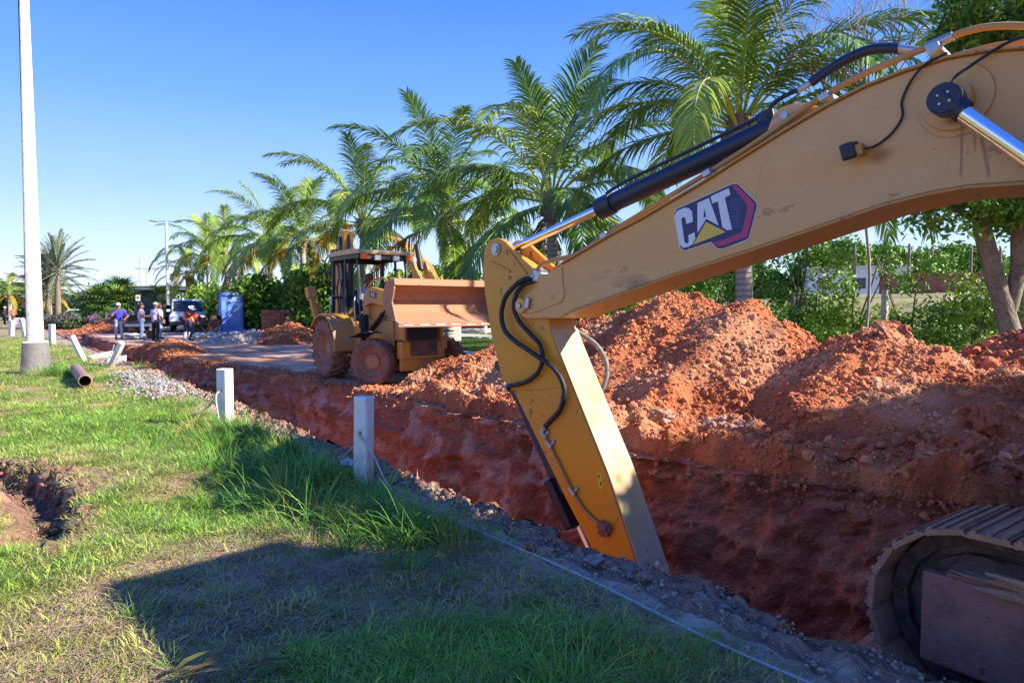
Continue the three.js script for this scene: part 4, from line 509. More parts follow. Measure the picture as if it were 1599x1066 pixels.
// pose: metres in the person's own frame, x to the person's left, y up, z the way the person faces
function person(label, pos, turn, o, group) {
  const J = { hip: [0, .93, 0], chest: [0, 1.30, 0], neck: [0, 1.46, 0], head: [0, 1.62, .015], lS: [.185, 1.40, 0], rS: [-.185, 1.40, 0], lE: [.27, 1.13, -.02], rE: [-.27, 1.13, -.02], lW: [.27, .90, .06], rW: [-.27, .90, .06], lH: [.095, .90, 0], rH: [-.095, .90, 0], lK: [.11, .49, .02], rK: [-.11, .49, .02], lA: [.12, .085, -.02], rA: [-.12, .085, -.02], ...(o.pose || {}) };
  const S = o.shirt, Pn = o.pants, K = o.skin || [.22, .11, .07], Sh = o.shoes || [.05, .04, .04], b = [];
  const add = (a, c, ra, rb, col) => b.push([a, c, ra, rb, col]); const mid = (a, c, f) => a.map((v, i) => lerp(v, c[i], f)); const dir = (a, c) => { const l = Math.hypot(c[0] - a[0], c[1] - a[1], c[2] - a[2]); return a.map((v, i) => (c[i] - v) / l); };
  const up = dir(J.hip, J.neck);
  add([J.hip[0] + .07, J.hip[1], J.hip[2]], [J.hip[0] - .07, J.hip[1], J.hip[2]], .125, .125, Pn); add(mid(J.hip, J.chest, .12), mid(J.hip, J.chest, .55), .145, .15, S); add([J.chest[0] + .08, J.chest[1], J.chest[2]], [J.chest[0] - .08, J.chest[1], J.chest[2]], .135, .135, S); add(mid(J.hip, J.chest, .5), J.chest, .15, .145, S); add(J.lS, J.rS, .072, .072, S);
  add(J.neck, J.head, .056, .056, K); add(J.head, J.head.map((v, i) => v + up[i] * .07), .088, .095, K); add(J.head.map((v, i) => v - up[i] * .05 + (i === 2 ? .03 : 0)), J.head, .06, .075, K); { const nz = J.face || [0, 0, 1]; add(J.head.map((v, i) => v + nz[i] * .09 + up[i] * .01), J.head.map((v, i) => v + nz[i] * .105 - up[i] * .02), .014, .017, K); for (const s of [1, -1]) add(J.head.map((v, i) => v + (i === 0 ? s * .092 : 0)), J.head.map((v, i) => v + (i === 0 ? s * .095 : 0) - up[i] * .03), .016, .014, K); }
  for (const s of ['l', 'r']) {
    const sh = J[s + 'S'], el = J[s + 'E'], wr = J[s + 'W'], hp = J[s + 'H'], kn = J[s + 'K'], an = J[s + 'A'], cut = o.sleeve ?? .75;
    add(sh, mid(sh, el, cut), .066, .058, S); add(mid(sh, el, cut), el, .05, .043, cut >= 1 ? S : K); add(el, wr, .044, .032, o.longSleeve ? S : K);
    const d = dir(el, wr), pal = wr.map((v, i) => v + d[i] * .08); add(wr, pal, .033, .036, K); for (let f = -1.5; f <= 1.5; f++) { const off = [f * .007 * (s === 'l' ? 1 : 1), 0, f * .019]; add(pal.map((v, i) => v + off[i] * .8), pal.map((v, i) => v + d[i] * (.075 - Math.abs(f) * .012) + off[i] + (i === 2 ? .012 : 0)), .0125, .010, K); } add(mid(wr, pal, .35).map((v, i) => v + (i === 2 ? .03 : 0)), pal.map((v, i) => v + d[i] * .01 + (i === 2 ? .055 : 0)), .0125, .0105, K);
    add(hp, kn, .092, .066, Pn); add(kn, [an[0], an[1] + .05, an[2]], .064, o.boots ? .05 : .048, Pn); if (o.boots) add(mid(kn, an, .35), an, .064, .055, o.boots); add(an, [an[0], an[1] - .035, an[2] + (J.toe ? J.toe[2] : .15)].map((v, i) => i === 0 ? v + (J.toe ? J.toe[0] : 0) : v), .05, .042, o.boots || Sh);
  }
  const g = meshField(b, o.res || 72, .03, .045), p = g.attributes.position, col = new Float32Array(p.count * 3);
  for (let i = 0; i < p.count; i++) { let best = 1e9, c = S; for (const [a, e, ra, rb, cc] of b) { const d = sdCap(p.getX(i), p.getY(i), p.getZ(i), a, e, ra, rb); if (d < best) { best = d; c = cc; } } const f = 1 + .08 * n3(p.getX(i) * 9, p.getY(i) * 9, p.getZ(i) * 9); col.set(c.map((v) => v * f), i * 3); }
  g.setAttribute('color', new THREE.BufferAttribute(col, 3));
  const m = single('person', g, bodyMat, label, 'person', group); m.position.copy(pos); m.rotation.y = turn; if (o.scale) m.scale.setScalar(o.scale);
  const hq = new THREE.Quaternion().setFromUnitVectors(V(0, 1, 0), V(...up)), hd = V(...J.head), put = (geo) => { geo.applyQuaternion(hq); geo.translate(hd.x, hd.y, hd.z); return G(geo); };
  const dome = (r, f, y) => new THREE.SphereGeometry(r, 18, 10, 0, 6.283, 0, Math.PI * f).scale(1, 1.05, 1.08).translate(0, y, 0);
  if (o.hair !== null) part('hair', put(mergeGeometries([prep(dome(.104, .5, .05)), prep(new THREE.SphereGeometry(.1, 14, 8, Math.PI, Math.PI, .3, 1.5).translate(0, .04, -.012))])), plain(...(o.hair || [.012, .01, .01]), .8), m);
  if (o.cap) { const gs = [prep(dome(.115, .48, .055))]; gs.push(prep(o.brim ? new THREE.CylinderGeometry(.175, .19, .012, 22).translate(0, .07, .01) : new THREE.CylinderGeometry(.1, .1, .012, 16, 1, false, -1.57, 3.14).scale(.95, 1, 1.1).translate(0, .065, .08))); part(o.brim ? 'helmet' : 'cap', put(mergeGeometries(gs)), plain(...o.cap, .7), m); }
  if (o.vest) { const vb = [[mid(J.hip, J.chest, .05), mid(J.hip, J.chest, .55), .17, .172], [[J.chest[0] + .085, J.chest[1], J.chest[2]], [J.chest[0] - .085, J.chest[1], J.chest[2]], .153, .153], [mid(J.hip, J.chest, .5), J.chest, .17, .165], [mid(J.lS, J.rS, .22), mid(J.lS, J.rS, .78), .085, .085]]; part('vest', boxUV(meshField(vb, 40, .03, .05)), plain(...o.vest, .8), m); const q = new THREE.TorusGeometry(.17, .014, 6, 24).rotateX(Math.PI / 2).scale(1.12, 2, 1); q.applyQuaternion(hq); const c = mid(J.hip, J.chest, .45); part('reflective_band', G(q.translate(...c)), plain(.62, .64, .55, .4), m); }
  return m;
}
{
  const face = (x, z) => Math.atan2(-x, -z); // turned to the camera
  const P = (s, t, y) => W(s, t, y ?? roadY(s, t));
  person('man in bright blue polo, pale jeans and white cap, hand at his mouth', P(39.5, 2.07, .03), face(-18.9, -32.8) + .15, { shirt: [.04, .035, .42], pants: [.30, .38, .52], cap: [.7, .7, .7], res: 84, pose: { rE: [-.30, 1.16, .10], rW: [-.08, 1.48, .17], lE: [.42, 1.16, -.06], lW: [.24, .98, .06] } });
  person('man in lilac shirt and blue jeans standing sideways by the pickup', P(38.5, 2.9, .04), 1.9, { shirt: [.48, .36, .50], pants: [.10, .16, .33], hair: [.01, .01, .01], pose: { lE: [.24, 1.16, .06], lW: [.16, 1.13, .28], rE: [-.24, 1.16, .06], rW: [-.12, 1.14, .28] } });
  person('man seen from behind in pale lilac shirt, black trousers and grey cap', P(36.0, 3.1, .04), 2.75, { shirt: [.46, .42, .60], pants: [.012, .012, .018], cap: [.36, .38, .46], res: 84, pose: { lE: [.30, 1.14, .02], lW: [.16, 1.05, .20], rE: [-.30, 1.14, .02], rW: [-.14, 1.05, .20], lA: [.17, .085, 0], lK: [.14, .49, 0] } });
  person('man in white shirt and light blue trousers half hidden behind another', P(38.75, 3.72, .05), 2.4, { shirt: [.62, .62, .68], pants: [.26, .34, .50], hair: [.012, .01, .01], pose: { lE: [.27, 1.15, .05], lW: [.20, .98, .2] } });
  person('road worker in orange vest and white helmet leaning over the mortar', P(37.4, 4.7, .05), 1.2, { shirt: [.04, .04, .07], pants: [.02, .02, .035], boots: [.55, .54, .52], cap: [.72, .72, .72], brim: true, vest: [.80, .10, .015], longSleeve: true, res: 80, pose: { hip: [0, .90, -.10], chest: [0, 1.22, .10], neck: [0, 1.34, .2], head: [0, 1.47, .29], lS: [.18, 1.30, .16], rS: [-.18, 1.30, .16], lE: [.22, 1.06, .28], rE: [-.22, 1.06, .28], lW: [.16, .88, .44], rW: [-.16, .88, .44], lH: [.095, .88, -.10], rH: [-.095, .88, -.10], lK: [.12, .48, .02], rK: [-.13, .50, .04], lA: [.14, .085, -.08], rA: [-.14, .085, -.06] } });
  person('road worker in orange vest and navy trousers bent double over the ground', P(35.4, 4.5, .05), 2.0, { shirt: [.03, .03, .06], pants: [.018, .028, .09], vest: [.80, .10, .015], longSleeve: true, hair: [.01, .01, .01], res: 80, pose: { hip: [0, .88, -.12], chest: [0, 1.08, .20], neck: [0, 1.06, .36], head: [0, .98, .48], lS: [.18, 1.06, .28], rS: [-.18, 1.06, .28], lE: [.24, .80, .36], rE: [-.24, .80, .36], lW: [.18, .56, .44], rW: [-.18, .56, .44], lH: [.095, .86, -.12], rH: [-.095, .86, -.12], lK: [.16, .47, .0], rK: [-.16, .47, .0], lA: [.20, .085, -.12], rA: [-.20, .085, -.12] } });
  person('far worker in pale orange vest and grey trousers below the date palms', V(-46.5, .0, -70), 2.9, { shirt: [.62, .46, .40], pants: [.26, .26, .30], vest: [.62, .30, .20], hair: [.02, .015, .01], pose: { lE: [.28, 1.15, .0], lW: [.2, 1.0, .12] } });
  person('far man in dark clothes and white cap at the left edge', V(-49.8, .0, -67), 1.8, { shirt: [.012, .016, .03], pants: [.014, .02, .05], cap: [.7, .7, .7], longSleeve: true });
  person('far worker in orange vest and dark trousers beside a pale concrete block', V(-48.6, .0, -66.5), 1.2, { shirt: [.35, .06, .10], pants: [.03, .035, .06], vest: [.80, .13, .03], hair: [.35, .03, .06], pose: { lE: [.24, 1.13, .1], lW: [.16, 1.05, .28] } });
  // operator, seated in the loader and turned a little to the camera
  const seat = W(16.2 - .05, 4.2, roadY(16.2, 4.2) + .47);
  person('loader operator in pale blue shirt with dark blue chest, hands at the wheel', seat, Math.atan2(.6, .8), { shirt: [.30, .34, .55], pants: [.05, .08, .16], skin: [.13, .065, .045], hair: null, res: 84, longSleeve: true, sleeve: 1, pose: { hip: [0, .98, -.08], chest: [0, 1.36, -.03], neck: [0, 1.51, .0], head: [-.02, 1.66, .04], lS: [.19, 1.45, -.02], rS: [-.19, 1.45, -.02], lE: [.27, 1.2, .12], rE: [-.27, 1.2, .12], lW: [.12, 1.24, .40], rW: [-.12, 1.22, .40], lH: [.1, .96, -.05], rH: [-.1, .96, -.05], lK: [.15, 1.0, .42], rK: [-.15, 1.0, .42], lA: [.15, .66, .52], rA: [-.15, .66, .52], toe: [0, 0, .14] } });
}
// ================================================================ vegetation
const leafy = (r, g, b, rough = .55, tr = .28) => new THREE.MeshPhysicalMaterial({ color: new THREE.Color().setRGB(r, g, b), roughness: rough, transmission: tr, thickness: 0, side: THREE.DoubleSide, vertexColors: true, ior: 1.3 });
function strips(list) { // each strip: [points on the axis], [half-width vectors], colour
  const pos = [], col = []; for (const [pts, ws, c] of list) for (let i = 0; i < pts.length - 1; i++) { const a = pts[i], b = pts[i + 1], wa = ws[i], wb = ws[i + 1]; const q = [a.clone().sub(wa), a.clone().add(wa), b.clone().sub(wb), b.clone().add(wb)]; const t = wb.lengthSq() < 1e-9 ? [0, 1, 2] : [0, 1, 2, 2, 1, 3]; for (const k of t) { pos.push(q[k].x, q[k].y, q[k].z); col.push(...c); } }
  const g = new THREE.BufferGeometry(); g.setAttribute('position', new THREE.Float32BufferAttribute(pos, 3)); g.setAttribute('color', new THREE.Float32BufferAttribute(col, 3)); g.setAttribute('uv', new THREE.Float32BufferAttribute(new Float32Array(pos.length / 3 * 2), 2)); g.computeVertexNormals(); return g;
}
function frondGeo(elev, bend, len, o = {}) { // a feather leaf that leaves the origin along +x
  const n = o.n || 74, seg = 22, P = [], A = []; let p = V(0, 0, 0); const side = R(-.25, .25);
  for (let i = 0; i <= seg; i++) { const f = i / seg, a = elev - bend * Math.pow(f, o.pow || 1.5); P.push(p.clone()); A.push(a); p = p.clone().add(V(Math.cos(a), Math.sin(a), side * f * .5).multiplyScalar(len / seg)); }
  const c = new THREE.CatmullRomCurve3(P), L = []; const lm = o.leaf || .95, w0 = o.w || .0235;
  for (let i = 0; i < n; i++) for (const s of [-1, 1]) {
    const f = (o.from || .15) + (1 - (o.from || .15)) * (i + R(.1, .9)) / n, q = c.getPointAt(f), t = c.getTangentAt(f), sd = V(0, 0, s), upv = sd.clone().cross(t).multiplyScalar(s > 0 ? 1 : -1).normalize(); if (upv.y < 0) upv.negate();
    const ll = lm * (.35 + .65 * Math.sin(Math.min(1, (f + .02) * 1.35) * Math.PI * .62)) * (1 - .62 * Math.pow(f, 5)) * R(.85, 1.1);
    let d = sd.clone().multiplyScalar(.9).addScaledVector(t, lerp(.55, 1.3, f) * (o.fwd || 1)).addScaledVector(upv, (o.vee ?? .28) + R(-.1, .15)).normalize();
    const pts = [q.clone()], k = 4, fall = (o.fall ?? .33) * R(.6, 1.4) * (1.1 - .4 * f); for (let j = 0; j < k; j++) { d = d.clone().add(V(R(-.04, .04), -fall * (j + .6) / k * 1.6, R(-.04, .04))).normalize(); pts.push(pts[j].clone().addScaledVector(d, ll / k)); }
    let wv = d.clone().cross(upv).normalize(); const tw = R(-.5, .5); wv = wv.applyAxisAngle(d, tw); const ws = [.55, 1, .85, .5, 0].map((m) => wv.clone().multiplyScalar(m * w0)); const b = R(.75, 1.25), y = R(.9, 1.15); L.push([pts, ws, [b * y, b, b * .9]]);
  }
  const r0 = o.r || .035, leaf = strips(L), rg = taper(P.filter((_, i) => i % 3 === 0 || i === seg), r0, .006, 12, 5); rg.setAttribute('color', new THREE.Float32BufferAttribute(new Float32Array(rg.attributes.position.count * 3).map((_, i) => [2.6, 1.9, 2.4][i % 3]), 3)); return mergeGeometries([prep(leaf), prep(rg)]);
}
reseed(101);
const CLS = [[1.45, .7], [1.22, 1.4], [1.0, 1.95], [.78, 2.15], [.5, 2.0], [.2, 1.7], [-.2, 1.2], [-.65, .75]];
const FROND = CLS.map(([e, b]) => [0, 1, 2].map(() => frondGeo(e, b * R(.85, 1.15), 4.5 * (e > 1.3 ? .8 : 1), { pow: 1.35, fall: .34 + .3 * (1.45 - e) / 2, vee: e > .9 ? .25 : .05 })));
const palmGreen = [leafy(.12, .225, .035, .42), leafy(.18, .30, .042, .42), leafy(.28, .39, .06, .45)], palmOld = [leafy(.30, .26, .035, .6), leafy(.36, .22, .04, .7), leafy(.20, .13, .06, .8, .1)];
function palmTrunk(h, r, lean, name, parent, mat = MAT.palmBark) { const g = taper([V(0, -.15, 0), V(lean[0] * .1, h * .12, lean[1] * .1), V(lean[0] * .35, h * .45, lean[1] * .35), V(lean[0] * .75, h * .8, lean[1] * .75), V(lean[0], h, lean[1])], r * 1.0, r * .72, 26, 14, .06); const p = g.attributes.position; for (let i = 0; i < p.count; i++) { const y = p.getY(i); if (y < .5) { const k = 1 + .5 * Math.pow(1 - Math.max(0, y) / .5, 2); p.setX(i, p.getX(i) * k); p.setZ(i, p.getZ(i) * k); } } const u = g.attributes.uv; for (let i = 0; i < u.count; i++) u.setX(i, u.getX(i) * 2); return part('trunk', g, mat, parent); }
function coconut(label, x, z, y0, h, sc, n, seed, old = .2, lean = [0, 0], group = 'coconut palms in a row along the road', low = 7) {
  reseed(seed); const o = thing('coconut_palm', label, 'palm tree', V(x, y0, z), 0, group); palmTrunk(h, .19 * Math.sqrt(sc), lean, 'trunk', o);
  const head = V(lean[0], h, lean[1]); let a0 = R(0, 6.28);
  for (let i = 0; i < n; i++) {
    const f = i / (n - 1), cl = Math.min(low, Math.max(0, Math.round(Math.pow(f, .82) * (low + .4) - .4 + R(-.45, .45)))), az = a0 + i * 2.39996 + R(-.2, .2); const mt = cl >= 6 && rnd() < old * 2.2 ? palmOld[Math.floor(rnd() * 3)] : cl >= 5 && rnd() < old ? palmOld[0] : palmGreen[Math.min(2, Math.floor(rnd() * 3 * (rnd() < .3 ? 1 : .8)))];
    const m = part('frond', FROND[cl][Math.floor(rnd() * 3)], mt, o); m.position.copy(head).add(V(Math.cos(az) * .08, -.35 * f + .1, -Math.sin(az) * .08)); m.rotation.set(0, az, 0); const k = sc * R(.88, 1.08) * (cl < 2 ? .95 : 1); m.scale.set(k, k, k * (rnd() < .5 ? -1 : 1));
  }
  const fib = part('crown_fibre', G(taper([head.clone().add(V(0, -.75, 0)), head.clone().add(V(0, -.35, 0)), head.clone().add(V(0, .15, 0))], .2 * sc, .24 * sc, 8, 10, .3)), MAT.bark, o);
  for (let i = 0; i < 6; i++) { const az = R(0, 6.28), m = part('coconut', CLOD[i % 3], plain(.16, .15, .04, .6), o); m.position.copy(head).add(V(Math.cos(az) * .28, R(-.55, -.3), Math.sin(az) * .28)); m.scale.set(.12, .15, .12); }
  for (let i = 0; i < 7; i++) { const az = R(0, 6.28), g = part('dead_sheath', SHEATH, MAT.bark, o); g.position.copy(head).add(V(0, R(-.8, -.3), 0)); g.rotation.set(0, az, 0); }
  return o;
}
const SHEATH = G(taper([V(.12, 0, 0), V(.3, .12, 0), V(.48, .05, .03), V(.6, -.15, .04)], .03, .008, 8, 5));
{
  const at = (u, t = 11.4) => { const k = (u - 799.5) / 1066, d = (t + 2.48) / (.8 * k + .6); return [k * d, -d]; };
  const L = [[1165, 5.0, 1.1, 26, 'tallest nearest coconut palm, its trunk rising behind the big soil heap', .05], [866, 4.25, 1.18, 26, 'coconut palm directly behind the upper end of the excavator arm', .05], [702, 4.3, 1.15, 26, 'coconut palm whose crown hangs over the loader bucket', .1], [566, 4.9, 1.12, 20, 'coconut palm rising right behind the loader cab', .25], [478, 4.7, 1.05, 19, 'coconut palm with yellowed lower fronds left of the loader', .65], [425, 5.0, 1.05, 19, 'coconut palm with yellow and brown skirt fronds above the brick stack', .65], [357, 5.0, 1.04, 18, 'coconut palm standing behind the blue portable toilet', .3], [328, 5.2, 1.04, 18, 'coconut palm just left of the no parking sign', .3]];
  L.forEach(([u, h, sc, n, label, old], i) => { const [x, z] = at(u, i > 5 ? 12 : 11.4); coconut(label, x, z, .2, h * 1.06 + .25, sc * 1.1, n, 500 + i * 7, old, [R(-.25, .1), R(-.1, .1)], undefined, i === 0 ? 5 : 6); });
  const [xo, zo] = [12.0, -15.8]; coconut('coconut palm beyond the right edge, only its left fronds in view', xo, zo, .3, 6.2, 1.15, 20, 905, 0, [0, 0], undefined, 5);
  coconut('slim young coconut palm in front of the gate canopy', -26.6, -56, .1, 4.4, .62, 16, 931, .1);
  coconut('small yellowing palm left of the lamp post, nearer to the frame edge', -53, -72, 0, 3.3, .7, 16, 947, .8, [0, 0], 'yellowing palms behind the lamp post');
  coconut('small yellowing palm just left of the lamp post', -57, -84, 0, 4.3, .8, 16, 951, .8, [0, 0], 'yellowing palms behind the lamp post');
  coconut('small yellow palm behind the lamp post', -50, -74, 0, 3.0, .66, 16, 957, .9, [0, 0], 'yellowing palms behind the lamp post');
}
{ // two date palms: stiff grey-green feather leaves in a ball
  reseed(71); const DF = [1.4, 1.1, .8, .5, .2, -.1, -.5].map((e) => frondGeo(e, .55, 3.0, { n: 44, leaf: .42, w: .02, fall: .05, vee: .5, fwd: 1.1, pow: 1.8 })); const dm = [leafy(.13, .18, .12, .6, .15), leafy(.17, .22, .14, .6, .15)];
  for (const [x, z, h, label] of [[-35.6, -53.5, 4.7, 'taller grey-green date palm left of the green shrubs'], [-37.4, -55, 3.4, 'shorter date palm with stubby rough trunk beside the tall one']]) {
    const o = thing('date_palm', label, 'palm tree', V(x, 0, z), 0, 'date palms beyond the road'); palmTrunk(h, .24, [.1, 0], 'trunk', o, MAT.bark);
    for (let i = 0; i < 46; i++) { const f = i / 45, m = part('frond', DF[Math.min(6, Math.floor(f * 7))], dm[i % 2], o); m.position.set(.1, h - .3 * f, 0); m.rotation.y = i * 2.39996; m.scale.setScalar(R(.92, 1.1)); }
  }
  // fan palms
  const fan = (() => { const L = []; const stem = [V(0, 0, 0), V(.45, .3, 0), V(.9, .5, 0)]; L.push([stem, stem.map(() => V(0, 0, .015)), [1.2, 1.2, .8]]); for (let k = 0; k < 17; k++) { const a = -2.1 + k / 16 * 4.2, d = V(Math.cos(a), .25 - .1 * Math.abs(a), Math.sin(a)).normalize(), p0 = V(.9, .5, 0), pts = [p0, p0.clone().addScaledVector(d, .4), p0.clone().addScaledVector(d, .72).add(V(0, -.08, 0)), p0.clone().addScaledVector(d, .95).add(V(0, -.28, 0))], w = d.clone().cross(V(0, 1, 0)).normalize(); const b = R(.8, 1.2); L.push([pts, [.01, .045, .03, 0].map((q) => w.clone().multiplyScalar(q)), [b, b, b]]); } return strips(L); })();
  const fm = [leafy(.10, .22, .035), leafy(.17, .28, .05), leafy(.30, .32, .06)];
  [[-33.4, -55.5, 2.0, 'fan palm with bright green leaves right of the date palms'], [-31.9, -55.2, 1.7, 'fan palm with pale trunk next to the green hedge'], [-33.0, -57.5, 2.6, 'taller fan palm rising behind the other two'], [-21.0, -52, 1.2, 'small fan palm beside the blue portable toilet'], [-31.3, -61.5, 2.2, 'small fan palm in front of the gate canopy']].forEach(([x, z, h, label], q) => { const o = thing('fan_palm', label, 'palm tree', V(x, 0, z), 0, 'fan palms'); part('trunk', taper([V(0, -.1, 0), V(.05, h * .5, 0), V(0, h, 0)], .2, .15, 10, 9, .15), MAT.bark, o); for (let i = 0; i < 30; i++) { const m = part('fan_leaf', fan, fm[Math.floor(rnd() * rnd() * 3)], o); m.position.set(0, h, 0); m.rotation.set(0, i * 2.4, lerp(.9, -.9, i / 29), 'YXZ'); m.scale.setScalar(R(.9, 1.25)); } });
}
// broad-leaved trees and shrubs: limbs plus a crown of many small leaves
const spray = (n, len, wid, spread, seed) => { reseed(seed); const L = []; for (let i = 0; i < n; i++) { const p = V(R(-1, 1), R(-1, 1), R(-1, 1)).multiplyScalar(spread), d = V(R(-1, 1), R(-.9, .5), R(-1, 1)).normalize(), w = d.clone().cross(V(R(-1, 1), R(-.3, 1), R(-1, 1))).normalize().multiplyScalar(wid), l = len * R(.7, 1.25), b = R(.7, 1.3); L.push([[p, p.clone().addScaledVector(d, l * .45).add(V(0, .01, 0)), p.clone().addScaledVector(d, l).add(V(0, -.02, 0))], [w.clone().multiplyScalar(.12), w, V(0, 0, 0)], [b, b, b * .9]]); } return strips(L); };
const SPR = { near: [spray(14, .13, .032, .17, 1), spray(14, .11, .028, .16, 2)], far: [spray(12, .30, .085, .36, 3), spray(12, .26, .075, .33, 4)] };
const leafM = { mid: leafy(.13, .28, .038, .5, .4), light: leafy(.24, .40, .06, .5, .42), dark: leafy(.07, .16, .035, .5, .3), blue: leafy(.06, .12, .055, .6, .2), flower: leafy(.22, .13, .32, .7, .3) };
function crown(parent, blobs, per, set, mat, name = 'crown', sc = 1) { // leaves in clumps near the surface of lumpy blobs
  const ms = [[], []]; for (const [x, y, z, rx, ry, rz] of blobs) { const n = Math.round(per * Math.pow(rx * ry * rz, .72)); for (let i = 0; i < n; i++) { const d = V(R(-1, 1), R(-1, 1), R(-1, 1)); const l = d.length(); if (l > 1 || l < .05) { i--; continue; } const k = Math.pow(l, .35) / l; const lump = 1 + .35 * n3(d.x / l * 1.8 + x, d.y / l * 1.8 + y, d.z / l * 1.8 + z); const gap = n3((x + d.x * k * rx) * 1.1, (y + d.y * k * ry) * 1.1, (z + d.z * k * rz) * 1.1); if (gap < -.32) continue; ms[i % 2].push(M4(V(x + d.x * k * rx * lump, y + d.y * k * ry * lump, z + d.z * k * rz * lump), qR(), V(1, 1, 1).multiplyScalar(sc * R(.75, 1.25)))); } }
  const cols = (m) => m.map(() => { const f = R(.7, 1.3); return [f * R(.9, 1.2), f, f * .95]; }); many(name, set[0], mat, ms[0], cols(ms[0]), parent); many(name, set[1], mat, ms[1], cols(ms[1]), parent);
}
function shrub(name, label, x, z, y, blobs, per, set, mat, stems, group, sc = 1) { const o = thing(name, label, name.includes('tree') ? 'tree' : 'shrub', V(x, y, z), 0, group); if (stems) stems.forEach(([pts, r0, r1]) => part(stems.length > 1 ? 'limb' : 'trunk', taper(pts.map((p) => V(...p)), r0, r1, 12, 7, .12), MAT.bark, o)); crown(o, blobs, per, set, mat, 'crown', sc); return o; }
reseed(202);
{
  // tall bank of greenery behind the palms
  const bank = [[-9.5, -38, 5.2, 3.2, 'mid'], [-5.2, -35, 4.6, 3.0, 'light'], [-13.5, -41, 4.6, 2.8, 'mid'], [-1.5, -37, 5.0, 3.0, 'mid'], [2.2, -36, 4.2, 2.6, 'light'], [5.0, -41, 4.6, 2.6, 'mid'], [-17.5, -46, 4.2, 2.8, 'light'], [-21, -52, 4.6, 3.0, 'light'], [-12, -47, 5.0, 3.2, 'dark'] , [7.2, -33, 3.6, 2.2, 'light'], [8.6, -40, 4.5, 3.0, 'mid'], [-24, -60, 4.6, 3.2, 'mid']];
  const where = ['behind the loader cab', 'over the loader hood', 'left of the loader', 'right of the loader bucket', 'between two coconut palms', 'farther off behind the boom tip', 'behind the brick stack', 'behind the no parking sign', 'dark in the gap left of the loader', 'under the boom beside the nearest palm', 'far under the boom', 'right of the gate canopy'];
  bank.forEach(([x, z, h, r, m], i) => { h *= .74; const bl = []; for (let k = 0; k < 7; k++) bl.push([R(-r * .7, r * .7), R(.3, 1) * h * .72, R(-r * .5, r * .5), r * R(.42, .62), h * R(.2, .3), r * R(.42, .6)]); shrub('bushy_tree', `${m === 'light' ? 'light' : m === 'dark' ? 'dark' : 'mid'} green bushy tree ${where[i]}`, x, z, 0, bl, 230, SPR.far, leafM[m], [[[[0, -.1, 0], [.1, h * .3, 0], [-.1, h * .6, .1]], .16, .06]], 'trees behind the palm row'); });
  // clipped hedge tree and flowering shrubs by the standing men
  shrub('round_shrub', 'dense dark green round bush left of the gate canopy', -33.0, -57, 0, [[0, 1.6, 0, 1.7, 1.6, 1.6], [-1.2, 1.1, .3, 1.2, 1.0, 1.2], [1.0, 1.1, .2, .9, 1.0, 1.0]], 420, SPR.far, leafM.mid, null, null, .7);
  [[-36.2, -52.6, 1.2, 'below the date palms'], [-34.0, -52.4, 1.0, 'below the fan palms'], [-31.6, -52.6, 1.0, 'left of the man in blue'], [-29.8, -53, .9, 'behind the man in blue']].forEach(([x, z, r, w], i) => { const o = shrub('flowering_shrub', 'low greyish shrub with mauve flowers ' + w, x, z, 0, [[0, .45, 0, r, .55, .8], [.6, .35, .1, r * .7, .45, .7]], 420, SPR.near, leafM.blue, null, 'mauve flowering shrubs along the road', 1.5); crown(o, [[0, .62, .2, r * .95, .42, .7]], 260, SPR.near, leafM.flower, 'flowers', 1.1); });
  // distant wood line to the left and along the horizon
  const far = [[-70, -95, 6, 5], [-62, -100, 5, 5], [-80, -90, 7, 6], [-55, -92, 4.2, 4], [-46, -96, 4.6, 4], [-40, -98, 5.4, 4.5], [-33, -100, 5.8, 5], [-26, -96, 5.0, 4], [-19, -100, 4.2, 4], [-90, -100, 7, 6]], fw = ['at the far left edge', 'left of the lamp post', 'behind the white gantry', 'right of the lamp post', 'behind the date palms', 'above the flowering shrubs', 'left of the gate canopy', 'above the gate canopy', 'right of the gate canopy roof', 'past the left edge'];
  far.forEach(([x, z, h, r], i) => { const bl = []; for (let k = 0; k < 6; k++) bl.push([R(-r, r) * .8, R(.25, .95) * h * .75, R(-r, r) * .4, r * R(.4, .6), h * R(.2, .3), r * .5]); shrub('far_tree', 'distant dark leafy tree ' + fw[i], x, z, 0, bl, 90, SPR.far, i % 3 ? leafM.dark : leafM.blue, null, 'distant trees on the left horizon', 1.5); });
  [[33, -72, 'behind the red brick wall, left part'], [41, -74, 'behind the red brick wall, right part'], [25, -74, 'left of the red brick wall'], [17, -70, 'under the boom far off'], [50, -76, 'far right behind the leaning tree'], [10, -72, 'beyond the field by the nearest palm']].forEach(([x, z, w], i) => { const bl = []; for (let k = 0; k < 7; k++) bl.push([R(-4.5, 4.5), R(2.2, 5.4), R(-2, 2), R(2, 3), R(1.2, 1.8), 2]); shrub('far_tree', 'distant mid green tree ' + w, x, z, 1.6, bl, 100, SPR.far, leafM.mid, null, 'distant trees beyond the field', 1.5); });
}
